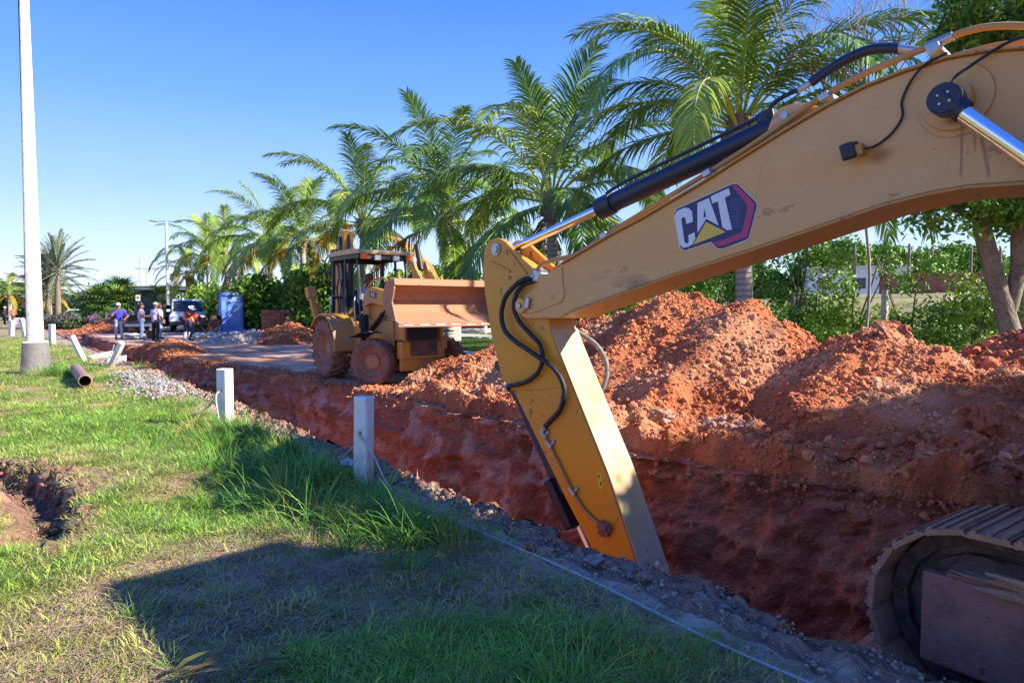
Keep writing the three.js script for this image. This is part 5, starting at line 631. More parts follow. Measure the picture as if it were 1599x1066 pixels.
{ // right side: leaning roadside tree, bare tree, saplings along the fence
  reseed(303);
  const T = thing('roadside_tree', 'leaning leafy tree with forked grey trunk at the right edge', 'tree', V(9.55, .25, -13), 0);
  const limb = (pts, r0, r1) => part('limb', taper(pts.map((p) => V(...p)), r0, r1, 16, 9, .1), MAT.bark, T);
  part('trunk', taper([V(.15, -.2, 0), V(.05, .5, 0), V(-.2, 1.3, 0), V(-.45, 2.0, .05), V(-.75, 2.9, .1), V(-1.0, 4.0, .2), V(-1.2, 5.2, .3)], .21, .08, 24, 12, .12), MAT.bark, T);
  limb([[-.15, 1.1, 0], [.0, 1.8, .05], [-.02, 2.7, .1], [.2, 4.0, 0], [.5, 5.6, -.2]], .15, .06); limb([[-.7, 2.8, .1], [-1.4, 3.1, .3], [-2.1, 3.0, .5]], .06, .02); limb([[.1, 3.4, 0], [1.0, 4.2, .3], [2.0, 4.6, .5]], .08, .03); limb([[-1.1, 4.8, .2], [-.6, 5.9, .4], [-.2, 6.9, .5]], .07, .02);
  crown(T, [[-.3, 3.3, .4, .8, .45, .8], [-1.5, 3.1, .5, .8, .38, .7], [.7, 3.2, -.3, .9, .5, .9], [1.6, 4.1, .3, 1.3, .9, 1.2], [.8, 5.4, 0, 1.5, 1.0, 1.3], [-.4, 6.7, .4, 1.3, .9, 1.2], [.9, 7.0, .3, 1.4, .9, 1.2], [2.2, 6.2, .4, 1.4, 1.2, 1.2]], 430, SPR.near, leafM.mid, 'crown', 1.15);
  // the shade tree to the right of the picture: its crown shades the foot of the heap
  const U = thing('shade_tree', 'broad shade tree standing past the right edge of the picture, beside the excavator', 'tree', V(10.9, -.15, -4.2), 0); part('trunk', taper([V(0, -.2, 0), V(.1, 1.2, 0), V(-.1, 2.6, .1), V(0, 4.6, 0)], .28, .1, 16, 10, .1), MAT.bark, U);
  crown(U, [[-1.0, 3.9, .2, 1.4, .8, 1.1], [1.0, 4.1, -.4, 1.4, .9, 1.1], [0, 4.9, 0, 1.5, .8, 1.1], [-.6, 3.0, -.3, 1.0, .6, .8]], 420, SPR.far, leafM.mid, 'crown', .9);
  // bare tree behind the boom
  const B = thing('bare_tree', 'leafless tree with pale twigs above the boom', 'tree', V(8.0, .3, -15.5), 0); const bm = plain(.34, .30, .27, .9); part('trunk', taper([V(0, -.2, 0), V(.1, 2, 0), V(-.1, 4, 0), V(.1, 5.8, 0)], .034, .03, 14, 8, .1), bm, B);
  const tw = []; const grow = (p, d, l, r, k) => { const pts = [p], n = 4; let q = p.clone(), e = d.clone(); for (let i = 0; i < n; i++) { e.add(V(R(-.3, .3), R(-.18, .28), R(-.3, .3))).normalize(); q = q.clone().addScaledVector(e, l / n); pts.push(q); } tw.push(taper(pts, r, r * .55, 7, 5)); if (k) for (let i = 0; i < (k > 2 ? 4 : 3); i++) grow(pts[2 + Math.floor(rnd() * 3)].clone(), e.clone().add(V(R(-.9, .9), R(-.3, .8), R(-.9, .9))).normalize(), l * R(.55, .8), r * .55, k - 1); };
  for (const d of [[-.8, .5, .1], [.5, .8, .2], [-.3, .9, -.2], [.1, 1, .3], [-.9, .15, .2]]) grow(V(0, R(4.2, 5.6), 0), V(...d).normalize(), 1.9, .042, 3); part('twigs', mergeGeometries(tw.map(prep)), bm, B);
  // saplings along the wire fence
  const sap = [[6.9, -19.4, 3.2, .0], [7.9, -18.9, 3.6, .1], [8.6, -19.6, 3.0, -.1], [9.1, -18.2, 2.9, .2], [10.1, -17.4, 2.8, -.2], [11.3, -16.4, 2.2, .3], [6.0, -20.5, 3.6, .2], [5.2, -21.4, 3.8, 0], [12.6, -18.6, 2.2, .2]], sw = ['right of the nearest palm', 'between palm and first fence post', 'at the first fence post', 'between the two fence posts', 'just left of the second fence post', 'with a bent stem right of the second fence post', 'left behind the nearest palm', 'deep under the boom', 'bright, near the leaning tree'];
  sap.forEach(([x, z, h, l], i) => { h *= .9; const st = []; for (let k = 0; k < 3; k++) { const a = R(-.5, .5), b = R(-.4, .4); st.push([[[k * .1 - .1, -.1, 0], [a * .3 + l * .3, h * .35, b * .3], [a * .7 + l, h * .7, b * .6], [a + l * 1.4, h, b]], .035, .012]); } const bl = []; for (let k = 0; k < 8; k++) bl.push([R(-.9, .9) + l, R(.15, 1.05) * h, R(-.6, .6), R(.35, .6), R(.16, .3), R(.35, .55)]); shrub('sapling_tree', `thin leafy sapling ${sw[i]}`, x, z, .33, bl, i === 8 ? 420 : 170, SPR.near, i === 8 || i % 2 ? leafM.light : leafM.mid, st, 'saplings along the wire fence', 1.1); });
  [[11.6, -15.0, 1.0, 'by the concrete walk, right of centre'], [9.6, -16.4, .9, 'below the second fence post'], [8.2, -17.6, .8, 'below the first fence post'], [13.2, -15.2, 1.1, 'below the leaning tree']].forEach(([x, z, r, w]) => shrub('weed_clump', 'rank green weeds along the fence foot ' + w, x, z, .33, [[0, .25, 0, r, .4, .6], [r * .7, .2, -.3, r * .8, .32, .6]], 700, SPR.near, leafM.light, null, 'weeds at the fence foot', .9));
}
// ---------------------------------------------------------------- grass and straw on the lawn
{
  const tuft = (n, h, spread, curl, wid, seed) => { reseed(seed); const L = []; for (let i = 0; i < n; i++) { const a = R(0, 6.28), r = spread * Math.sqrt(rnd()), p = V(Math.cos(a) * r, 0, Math.sin(a) * r), b = a + R(-1, 1), l = h * R(.55, 1.15), c = curl * R(.4, 1.5); let d = V(Math.cos(b) * .25, 1, Math.sin(b) * .25).normalize(); const pts = [p], k = 4; for (let j = 0; j < k; j++) { d = d.clone().add(V(Math.cos(b) * c * .35, -c * .16 * j, Math.sin(b) * c * .35)).normalize(); pts.push(pts[j].clone().addScaledVector(d, l / k)); } const w = V(-Math.sin(b), 0, Math.cos(b)); const f = R(.75, 1.3); L.push([pts, [.8, 1, .8, .5, 0].map((q) => w.clone().multiplyScalar(q * wid)), [f * R(.95, 1.25), f, f * .9]]); } return strips(L); };
  const short = [tuft(24, .058, .075, 1.1, .0018, 1), tuft(22, .048, .085, 1.4, .0017, 2), tuft(26, .07, .075, 1.0, .002, 3)], tall = [tuft(34, .42, .11, .85, .0034, 4), tuft(30, .34, .12, 1.1, .0032, 5)], seedy = tuft(5, .5, .06, .8, .003, 6);
  const gm = leafy(1, 1, 1, .55, .25), dm = leafy(1, 1, 1, .9, .1); reseed(404);
  const A = [[], [], []], C = [[], [], []], col = (g, f) => { const k = R(.75, 1.3) * f; return mixc([.38, .33, .14], rnd() < .5 ? [.14, .32, .042] : [.22, .40, .058], Math.min(1, g * R(.7, 1.4))).map((v) => v * k); };
  const put = (x, z, sc, gr, k = Math.floor(rnd() * 3)) => { const [s, t] = ST(x, z); A[k].push(M4(V(x, lawnY(s, t) - .004, z), new THREE.Quaternion().setFromEuler(new THREE.Euler(R(-.25, .25), R(0, 6.3), R(-.25, .25))), V(sc, sc * R(.7, 1.2), sc))); C[k].push(col(gr, 1)); };
  for (let i = 0; i < 150000; i++) { const d = 1.9 * Math.pow(34 / 1.9, rnd()), x = R(-1.0, .75) * d, z = -d, [, t] = ST(x, z); if (t > .02 || t < -30) continue; const g = greenAt(x, z); if (rnd() > .10 + .92 * g * g) continue; if (x > -7 && x < -1.8 && z > -8 && rutDepth(x, z) > .05 && rnd() > .08) continue; put(x, z, R(.6, 1.25) * (1 + Math.min(1.6, d / 16)), Math.max(.4, g + R(-.2, .3))); }
  for (let k = 0; k < 3; k++) { const o = many('lawn_grass', short[k], gm, A[k], C[k]); tag(o, 'short patchy lawn grass left of the trench', 'grass', 'lawn grass'); }
  const TA = [[], []], TC = [[], []]; const tallAt = (x, z, sc, y = 0) => { const [s, t] = ST(x, z), k = Math.floor(rnd() * 2); TA[k].push(M4(V(x, lawnY(s, t) - .01, z), new THREE.Quaternion().setFromEuler(new THREE.Euler(R(-.3, .3), R(0, 6.3), R(-.3, .3))), V(sc, sc * R(.75, 1.15), sc))); const f = R(.75, 1.25); TC[k].push((rnd() < .14 ? [.34, .32, .09] : rnd() < .45 ? [.085, .25, .032] : [.15, .35, .05]).map((v) => v * f)); };
  for (let i = 0; i < 900; i++) { const s = R(5.2, 11.2), t = -.16 - Math.abs(R(-1, 1) * R(0, 1)) * 1.35; const w = sm(5.0, 6.2, s) * sm(11.4, 10, s) * (t < -.7 ? sm(-1.5, -.7, t) : 1); if (rnd() > w * (.35 + .65 * sm(-.25, .25, n2(s * 1.2, t * 1.4)))) continue; const p = W(s, t); tallAt(p.x, p.z, R(.55, 1.05)); }
  for (let i = 0; i < 1500; i++) { const s = R(3.4, 14), t = -.1 - 2.6 * rnd() * rnd(), p = W(s, t); if (rnd() > .15 + .85 * sm(-.1, .3, fb2(p.x * 1.1, p.z * 1.1 + 60, 3))) continue; if (greenAt(p.x, p.z) < .3 && rnd() < .7) continue; tallAt(p.x, p.z, R(.18, .42)); }
  for (const [x, z, n, r, sc] of [[-10.2, -15.2, 26, .45, 1.1], [-9.7, -15.0, 10, .3, .8], [-.15, -4.25, 5, .15, .5], [.25, -2.62, 12, .22, .75], [.55, -2.75, 9, .2, .6], [-.05, -2.55, 9, .2, .62], [.85, -2.85, 7, .15, .45], [-.32, -4.55, 6, .2, .45], [-.75, -4.7, 8, .25, .5], [-1.1, -4.9, 12, .3, .6], [-.55, -3.3, 7, .3, .35], [-8.6, -14.2, 10, .3, .8], [-4.9, -10.6, 14, .4, .8], [-7.2, -13.8, 10, .4, .7], [-1.35, -2.75, 6, .2, .35], [-3.6, -4.0, 10, .4, .4], [-9.3, -17, 10, .4, .8]]) for (let i = 0; i < n; i++) { const a = R(0, 6.3), q = r * Math.sqrt(rnd()); tallAt(x + Math.cos(a) * q, z + Math.sin(a) * q, sc * R(.7, 1.15)); }
  for (let k = 0; k < 2; k++) tag(many('tall_grass', tall[k], gm, TA[k], TC[k]), 'tall lush green grass clumps beside the roped posts', 'grass', 'tall grass');
  // straw and dry stalks lying on the bare patches
  const straw = (() => { reseed(15); const L = []; for (let i = 0; i < 9; i++) { const a = R(0, 6.3), l = R(.04, .13), p = V(R(-.1, .1), R(.002, .018), R(-.1, .1)), d = V(Math.cos(a), R(-.05, .16), Math.sin(a)); L.push([[p, p.clone().addScaledVector(d, l * .5).add(V(0, .004, 0)), p.clone().addScaledVector(d, l)], [1, 1, .6].map((q) => V(-Math.sin(a), 0, Math.cos(a)).multiplyScalar(.0022 * q)), grey(R(.7, 1.2))]); } return strips(L); })();
  reseed(16); const SM = [], SC = []; for (let i = 0; i < 5500; i++) { const d = 1.9 * Math.pow(9 / 1.9, rnd()), x = R(-1, .6) * d, z = -d, [s, t] = ST(x, z); if (t > -.05) continue; const g = greenAt(x, z); if (rnd() < g * .75) continue; SM.push(M4(V(x, lawnY(s, t), z), qY(R(0, 6.3)), V(1, 1, 1).multiplyScalar(R(.7, 1.4)))); const f = R(.75, 1.3); SC.push(mixc([.42, .31, .21], [.20, .13, .09], rnd()).map((v) => v * f)); }
  tag(many('dry_straw', straw, dm, SM, SC), 'dry straw and dead stalks on the bare lawn patches', 'straw');
  // grass on the verge and in the field
  reseed(17); const VM = [[], [], []], VC = [[], [], []]; for (let i = 0; i < 60000; i++) { const field = rnd() < .6, s = R(2, field ? 34 : 52), t = field ? 15.2 + 22 * rnd() * rnd() : R(9.5, 13.4), p = W(s, t, field ? fieldY(s, t) : vergeY(s, t)), k = i % 3; VM[k].push(M4(p, qY(R(0, 6.3)), V(1, 1, 1).multiplyScalar(field ? R(1.6, 3.6) : R(1.0, 1.9)))); const f = R(.7, 1.2); VC[k].push((field ? mixc([.34, .36, .09], [.16, .30, .045], rnd()) : mixc([.10, .20, .03], [.07, .16, .03], rnd())).map((v) => v * f)); }
  for (let k = 0; k < 3; k++) tag(many('field_grass', short[k], gm, VM[k], VC[k]), 'grass of the road verge and of the field behind the fence', 'grass', 'field grass');
}
// ================================================================ posts, rope, lamp post and small things along the trench
{
  reseed(606);
  function bollard(label, s, t, h, turn, tiltA, tiltB, w = .125, y = null) {
    const o = thing('concrete_bollard', label, 'bollard', W(s, t, y ?? lawnY(s, t)), turn, 'white concrete bollards along the trench'); o.rotation.set(tiltA, turn, tiltB, 'YXZ');
    const hole = w * .085, z = h * .63; const shp = [[-w / 2, -.3], [w / 2, -.3], [w / 2, h], [-w / 2, h]]; const circ = []; for (let k = 0; k < 10; k++) circ.push([Math.cos(k * .628) * hole, z + Math.sin(k * .628) * hole]); circ.reverse();
    part('post', G(ext(shp, w, 0, .012, [circ])), MAT.white, o); return o;
  }
  bollard('nearest upright white concrete bollard, threaded with rope, by tall grass', 7.03, -.13, .79, -.35, .01, -.025, .125);
  bollard('second upright white concrete bollard, half shaded, with rope', 10.95, -.22, .74, -.3, 0, 0, .15);
  bollard('white bollard leaning right over the trench rim', 22.4, -.2, .80, -.3, .1, -.62, .135);
  bollard('white bollard leaning left beside the lamp post footing', 25.4, -.55, .82, -.4, .1, .50, .135);
  bollard('far upright white bollard left of the lamp post', 37.5, -.7, .85, -.3, 0, 0, .2);
  bollard('far white bollard leaning right at the left edge', 47.5, -1.4, .95, -.3, 0, .25, .22);
  bollard('far white bollard leaning left at the left edge', 50, -2.0, .9, -.3, 0, -.1, .22);
  const y = (s, t) => lawnY(s, t), ropeP = (list, r, n, name, label) => single(name, G(tube(list.map(([s, t, h]) => W(s, t, y(s, Math.min(t, LIP)) + h)), r, n, 6)), MAT.rope, label, 'rope');
  const b1 = .50, b2 = .465; const hole = (s, t, h) => [s, t, h];
  ropeP([[1.2, .05, .03], [2.4, .10, .025], [3.6, .02, .03], [4.6, .06, .02], [5.8, .0, .03], [6.6, -.02, .035], [7.3, .02, .04], [8.3, -.02, .03], [9.4, -.06, .05], [10.4, -.1, .06]], .0075, 130, 'ground_rope', 'grey rope lying along the ground at the trench rim');
  ropeP([[6.55, -.05, .03], [6.68, -.10, .14], [6.86, -.14, .36], [6.98, -.19, .485], [7.03, -.13, .50], [7.12, -.05, .49]], .0075, 40, 'hanging_rope', 'grey rope hanging right from the nearest bollard to the ground');
  ropeP([[7.05, -.06, .48], [7.35, -.06, .33], [7.6, -.1, .15], [7.95, -.16, .05], [8.4, -.25, .03]], .0075, 40, 'hanging_rope', 'slack rope falling left behind the nearest bollard');
  ropeP([[10.55, -.36, .02], [10.75, -.36, .22], [10.9, -.33, .44], [10.95, -.22, .46]], .011, 30, 'hanging_rope', 'pale rope hanging straight down the second bollard');
  ropeP([[10.96, -.3, .46], [11.3, -.3, .3], [11.7, -.35, .12], [12.1, -.4, .04]], .010, 30, 'hanging_rope', 'thin rope sloping left from the second bollard');
  ropeP([[22.9, -.05, .55], [22.6, -.2, .25], [22.4, -.4, .05]], .012, 16, 'hanging_rope', 'rope trailing from the bollard that leans over the rim');
  // lamp post: tapered pole standing in a flared concrete footing
  const lp = thing('lamp_post', 'tall white concrete lamp post on a grey footing, left', 'lamp post', W(21.0, -1.85, lawnY(21, -1.85)), .62);
  const fo = new THREE.CylinderGeometry(.36, .44, .74, 4, 1); fo.rotateY(Math.PI / 4); part('footing', boxUV(prep(fo).translate(0, .34, 0)), dusty([.10, .10, .115], [.26, .25, .24], .3, [1, 1], 451, .9, .004), lp);
  const sh = new THREE.CylinderGeometry(.085, .235, 11, 4, 1); sh.rotateY(Math.PI / 4); part('shaft', boxUV(prep(sh).translate(0, 6.2, 0)), MAT.white, lp); part('grout_cap', G(box(.5, .05, .5, 0, .73, 0, 0, 0, 0, .02)), MAT.concrete, lp);
  part('cable', G(tube([[-.17, .8, -.17], [-.12, 5, -.12], [-.09, 11, -.09]], .012, 8, 5)), MAT.rubber, lp); part('lamp_head', G(box(.9, .1, .25, .4, 11.7, 0)), MAT.dark, lp);
  // reddish clay pipe
  { const a = W(20.0, -1.15, .17), b = W(17.1, -1.22, .14), d = b.clone().sub(a), L = d.length(), g = new THREE.LatheGeometry([[.10, 0], [.115, 0], [.115, L * .97], [.125, L * .97], [.125, L], [.10, L]].map((p) => new THREE.Vector2(...p)), 26); const q = new THREE.Quaternion().setFromUnitVectors(V(0, 1, 0), d.normalize()); g.applyQuaternion(q); g.translate(a.x, a.y, a.z); single('drain_pipe', G(g), dusty([.25, .12, .11], [.34, .22, .18], .4, [.8, .8], 461, .6), 'reddish brown drain pipe lying in the grass by the lamp post', 'pipe'); }
  const slab = (s, t, a, b, h, turn, tilt, label) => { const g = G(box(a, h, b, 0, 0, 0, 0, 0, 0, .02)), p = g.attributes.position; for (let i = 0; i < p.count; i++) { const k = .06 * n3(p.getX(i) * 3, p.getY(i) * 3 + s, p.getZ(i) * 3); p.setX(i, p.getX(i) + k); p.setZ(i, p.getZ(i) - k); } const m = single('concrete_slab', g, MAT.white, label, 'slab', 'broken slabs on the trench rim'); m.position.copy(W(s, t, lawnY(s, t) + h * .45)); m.rotation.set(tilt, turn, .04); };
  slab(16.4, -.35, 1.1, .40, .05, .9, .05, 'thin pale broken slab on the gravel below the pipe'); slab(26.6, .05, .8, .4, .10, 1.0, .15, 'thick white broken slab on the rim behind the leaning bollard'); slab(24.3, .15, .5, .3, .12, .5, .2, 'small pale slab fragment at the trench edge');
  { // grey rubble heap on the rim
    const ms = [], cs = []; for (let i = 0; i < 1000; i++) { const s = R(14, 19.5), t = R(-.9, .4) * R(.4, 1), r = R(.008, .022) * Math.pow(rnd(), -.25); if (r > .08) continue; ms.push(M4(W(s, t, lawnY(s, Math.min(t, LIP)) + r * .3 + .10 * sm(.8, .1, Math.abs(t + .2))), qR(), V(r, r * .7, r))); cs.push(mixc([.24, .22, .21], [.36, .33, .31], rnd()).map((v) => v * R(.8, 1.1))); }
    tag(many('rubble', CLOD[1], clodMat, ms, cs), 'grey concrete rubble spread along the rim below the lamp post', 'rubble');
  }
  // crumpled litter
  const crumple = (s, t, yy, r, seed, label, m) => { const g = rock(seed, 3), p = g.attributes.position; for (let i = 0; i < p.count; i++) { const k = 1 + .5 * n3(p.getX(i) * 4, p.getY(i) * 4, p.getZ(i) * 4 + seed); p.setXYZ(i, p.getX(i) * k, p.getY(i) * k * .6, p.getZ(i) * k); } g.computeVertexNormals(); const o = single('litter', g, m, label, 'litter'); o.position.copy(W(s, t, yy)); o.scale.setScalar(r); };
  const lit = plain(.66, .66, .70, .6); crumple(7.75, .05, lawnY(7.7, .05) + .05, .075, 3, 'crumpled pale plastic bag by the rope between the bollards', lit); crumple(2.55, .22, .06, .08, 5, 'crumpled white plastic at the bottom right by the trench rim', lit); crumple(7.15, 3.0, .0, .06, 7, 'small pale paper scrap on the soil right of the excavator arm', lit); crumple(5.55, 3.35, .2, .05, 9, 'white scrap at the foot of the soil heap', lit);
  { // fallen broad leaves at the bottom of the picture
    const L = []; for (let i = 0; i < 9; i++) { const p = V(R(-.25, .25), R(.03, .07), R(-.08, .08)), a = R(-.6, .6), d = V(Math.cos(a), R(-.1, .25), Math.sin(a)), w = V(-Math.sin(a), 0, Math.cos(a)); L.push([[p, p.clone().addScaledVector(d, .07).add(V(0, .02, 0)), p.clone().addScaledVector(d, .15).add(V(0, .015, 0)), p.clone().addScaledVector(d, .22)], [.004, .03, .024, 0].map((q) => w.clone().multiplyScalar(q)), [R(.7, 1.2), R(.7, 1.1), .7]]); } L.push([[V(-.4, .03, .02), V(0, .06, 0), V(.4, .03, -.03)], [V(0, 0, .006), V(0, 0, .006), V(0, 0, .004)], [1, .8, .5]]);
    const m = single('fallen_branch', strips(L), leafy(.12, .10, .05, .8, .1), 'fallen leafy twig on the dry grass at the bottom edge', 'branch'); m.position.set(-1.22, 0.005, -2.68); m.rotation.y = .3; m.scale.set(.75, .8, .5);
  }
}
// ================================================================ the road's far end: toilet, sign, stacks, vehicles, gate building
{
  reseed(707);
  const to = thing('portable_toilet', 'blue portable toilet on the dirt road behind the workers', 'toilet', V(-15.9, .12, -38.6), .50); const pb = dusty([.03, .13, .60], [.22, .36, .66], .45, [1.2, 1.2], 471, .5), pd = plain(.012, .035, .22, .5);
  part('wall_panel', G(box(1.16, 2.05, .06, 0, 1.07, .58), box(1.16, 2.05, .06, 0, 1.07, -.58)), pb, to); part('wall_panel', G(box(.06, 2.05, 1.1, .55, 1.07, 0), box(.06, 2.05, 1.1, -.55, 1.07, 0)), pb, to);
  const dr = part('door', G(box(.70, 1.85, .04, .1, 1.0, .625), ...[.35, .75, 1.15, 1.55].map((yy) => box(.6, .025, .02, .1, yy, .648))), pb, to); part('door_handle', G(box(.05, .14, .04, .38, 1.05, .665)), plain(.6, .6, .62, .4), dr);
  for (const [x, z] of [[.58, .61], [-.58, .61], [.58, -.61], [-.58, -.61]]) part('corner_post', G(box(.08, 2.1, .08, x, 1.07, z)), pd, to); part('eave', G(box(1.3, .1, 1.3, 0, 2.14, 0, 0, 0, 0, .03)), pd, to);
  const rg = new THREE.SphereGeometry(1, 20, 8, 0, 6.283, 0, 1.2).scale(.66, .33, .66).translate(0, 2.06, 0); part('roof', G(rg), plain(.16, .22, .36, .5), to); part('vent_pipe', G(cyl([-.4, 2.1, -.4], [-.4, 2.55, -.4], .05, .05, 10)), pd, to); part('base', G(box(1.24, .12, 1.3, 0, .05, 0)), pd, to);
  for (let k = 0; k < 5; k++) part('wall_rib', G(box(.05, 1.8, .03, -.5 + k * .25, 1.05, -.62)), pb, to);
  // no parking sign
  const sg = thing('no_parking_sign', 'white no parking sign with red ring behind the toilet', 'sign', V(-15.95, .1, -39.7), .35); part('pole', G(cyl([0, -.2, -.03], [0, 3.25, -.03], .035, .035, 10)), MAT.white, sg);
  { const cv = document.createElement('canvas'); cv.width = cv.height = 128; const x = cv.getContext('2d'); x.fillStyle = '#e4e2de'; x.fillRect(0, 0, 128, 128); x.fillStyle = '#15131a'; x.font = 'bold 70px sans-serif'; x.textAlign = 'center'; x.textBaseline = 'middle'; x.fillText('E', 64, 67); x.strokeStyle = '#b01428'; x.lineWidth = 11; x.beginPath(); x.arc(64, 64, 47, 0, 7); x.stroke(); x.lineWidth = 6; x.beginPath(); x.moveTo(32, 32); x.lineTo(96, 96); x.stroke(); const tx = new THREE.CanvasTexture(cv); tx.colorSpace = THREE.SRGBColorSpace; const b = new THREE.PlaneGeometry(.70, .70); b.translate(0, 2.93, .017); part('panel', G(box(.74, .74, .03, 0, 2.93, 0, 0, 0, 0, .01)), plain(.74, .73, .70, .6), sg); const pm = shade(new THREE.Mesh(b, new THREE.MeshStandardMaterial({ map: tx, roughness: .6 }))); pm.name = 'print'; sg.add(pm); }
  const s2 = thing('small_sign', 'small white sign on a thin post behind the lilac shirt', 'sign', V(-26.0, .1, -47.5), .3); part('pole', G(cyl([0, 0, 0], [0, 2.3, 0], .03, .03, 8)), MAT.steel, s2); part('panel', G(box(.3, .42, .02, 0, 2.2, .04)), plain(.72, .70, .68, .6), s2); part('mark', G(box(.12, .16, .01, 0, 2.22, .056)), plain(.5, .08, .06, .6), s2);
  // stacked red bricks, each brick its own piece, and the little white pillar
  function stack(label, x, z, yy, turn, nx, nz, ny) { const o = thing('brick_stack', label, 'brick stack', V(x, yy, z), turn, 'stacks of red bricks'); const g = G(box(.235, .09, .115, 0, 0, 0, 0, 0, 0, .006)), ms = [MAT.brick, plain(.28, .10, .07, .95), plain(.34, .15, .11, .95)]; for (let j = 0; j < ny; j++) for (let i = 0; i < nx; i++) for (let k = 0; k < nz; k++) { if (i && i < nx - 1 && k && k < nz - 1 && j < ny - 1) continue; const m = part('brick', g, ms[Math.floor(rnd() * 3)], o); m.position.set((i - (nx - 1) / 2) * .245 + R(-.01, .01), .05 + j * .095, (k - (nz - 1) / 2) * .125 + R(-.008, .008)); m.rotation.y = R(-.04, .04); } }
  stack('stack of red bricks between the toilet and the loader', -12.9, -37.3, .05, .3, 6, 7, 15);
  stack('lower stack of red bricks right beside the taller one', -11.5, -36.8, .05, .2, 4, 5, 11);
  const pil = thing('concrete_pillar', 'small white concrete pillar left of the loader', 'pillar', V(-11.3, .15, -36.8), .4); pil.position.set(-11.25, .15, -37.6); part('post', G(box(.42, 1.9, .42, 0, .9, 0, 0, 0, 0, .02)), MAT.white, pil); part('coping', G(box(.48, .06, .48, 0, 1.88, 0, 0, 0, 0, .01)), MAT.white, pil);
  for (const [x, z, l] of [[-4.5, -27.4, 'pale concrete kerb post seen left under the loader bucket'], [-2.2, -26.6, 'pale concrete kerb post seen right under the loader bucket']]) { const o = thing('kerb_post', l, 'post', V(x, .25, z), .4, 'posts on the far verge'); part('post', G(box(.35, .8, .35, 0, .35, 0, 0, 0, 0, .02)), MAT.concrete, o); part('cap', G(box(.4, .06, .4, 0, .78, 0)), MAT.concrete, o); }
  { const g = G(box(9, .18, .3, 0, 0, 0, 0, 0, 0, .02)); const m = single('low_wall', g, MAT.white, 'low pale wall across the verge under the loader bucket', 'wall'); m.position.set(-2.5, .62, -28.5); m.rotation.y = .1; }
  { const m = single('low_wall', G(box(7, .9, .25, 0, .4, 0, 0, 0, 0, .02)), MAT.concrete, 'low tan garden wall between the toilet and the parked cars', 'wall'); m.position.set(-16.0, .1, -45); m.rotation.y = .25; }
  // mortar mixing place: bucket, sacks, boards, mixer drum
  const bkt = thing('mortar_tub', 'black mortar tub on the road by the workers', 'tub', V(-17.9, .05, -33.9), .3); part('shell', G(new THREE.LatheGeometry([[0, 0], [.22, 0], [.27, .36], [.29, .36], [.29, .38], [.255, .38], [.21, .02], [0, .02]].map((p) => new THREE.Vector2(...p)), 18)), MAT.dark, bkt); part('handle', G(tube([[-.28, .36, 0], [-.15, .5, .05], [.15, .5, .05], [.28, .36, 0]], .008, 16, 5)), MAT.steel, bkt);
  const sackG = (seed) => { const g = rock(seed, 2, .5); return g; };
  [[-19.1, -34.4, .35, 'pale cement sack lying between the standing men'], [-15.0, -34.6, .42, 'grey cement sack in front of the toilet'], [-14.3, -35.2, .40, 'grey cement sack right of the toilet foot'], [-15.7, -34.2, .36, 'flattened grey sack at the workers\u2019 feet']].forEach(([x, z, r, l], i) => { const m = single('cement_sack', sackG(30 + i), MAT.concrete, l, 'sack', 'cement sacks on the road'); m.position.set(x, .16, z); m.scale.set(r * 1.4, r * .9, r); m.rotation.y = i; });
  { const o = heap('rubble_heap', 'grey heap of sand and rubble in front of the brick stack', 31.5, 35.5, 4.6, 8.2, .09, (s, t) => Math.max(cone(33.4, 6.5, .5, .42, 1.3)(s, t), cone(34.2, 5.6, .34, .4)(s, t)), roadY, 700, () => [.40, .34, .31], [.03, .12])[0]; o.userData.category = 'rubble'; }
  const mix = thing('cement_mixer', 'small dusty cement mixer behind the bent worker', 'cement mixer', V(-15.75, .05, -36.2), -.4); const drum = new THREE.LatheGeometry([[.0, -.35], [.22, -.35], [.38, -.05], [.38, .12], [.22, .42], [.20, .42], [.35, .1], [0, -.3]].map((p) => new THREE.Vector2(...p)), 20); drum.rotateZ(-.9); drum.translate(0, .95, 0); part('drum', G(drum), MAT.mudSteel, mix); mix.scale.setScalar(.85); part('frame', G(bar([-.4, 0, -.3], [0, .9, -.42], .05, .05), bar([.4, 0, -.3], [0, .9, -.42], .05, .05), bar([-.4, 0, .3], [0, .9, .42], .05, .05), bar([.4, 0, .3], [0, .9, .42], .05, .05), bar([-.4, .1, -.3], [-.4, .1, .3], .05, .05)), MAT.mudSteel, mix); part('motor_box', G(box(.3, .35, .3, -.3, .6, 0)), MAT.orange, mix); for (const z of [.36, -.36]) part('wheel', G(cyl([-.4, .18, z - .04], [-.4, .18, z + .04], .18, .18, 16)), MAT.rubber, mix);

  // vehicles
  function car(name, label, cat, x, z, yy, turn, paint, kind) { // own frame: x forward
    const o = thing(name, label, cat, V(x, yy, z), turn); const suv = kind === 'suv', pick = kind === 'pickup', L = pick ? 5.2 : suv ? 4.6 : 4.3, w = pick ? 1.85 : 1.78, h = pick ? 1.78 : suv ? 1.75 : 1.48, f = L / 2, body = pick ? [[-f, .45], [-f, 1.08], [-f + .05, 1.12], [.1, 1.12], [f - 1.0, 1.12], [f - .1, 1.0], [f, .85], [f, .4]] : [[-f, .42], [-f - .02, .85], [-f + .1, 1.02], [f - 1.15, 1.0], [f - .15, .86], [f, .7], [f, .36]];
    const wb = pick ? 1.55 : 1.3, arch = (cx) => { const a = []; for (let k = 0; k <= 8; k++) a.push([cx + Math.cos(k / 8 * Math.PI) * .42, .36 + Math.sin(k / 8 * Math.PI) * .42]); return a; };
    part('body', G(ext([...body, ...arch(wb), ...arch(-wb)], w, 0, .05)), paint, o);
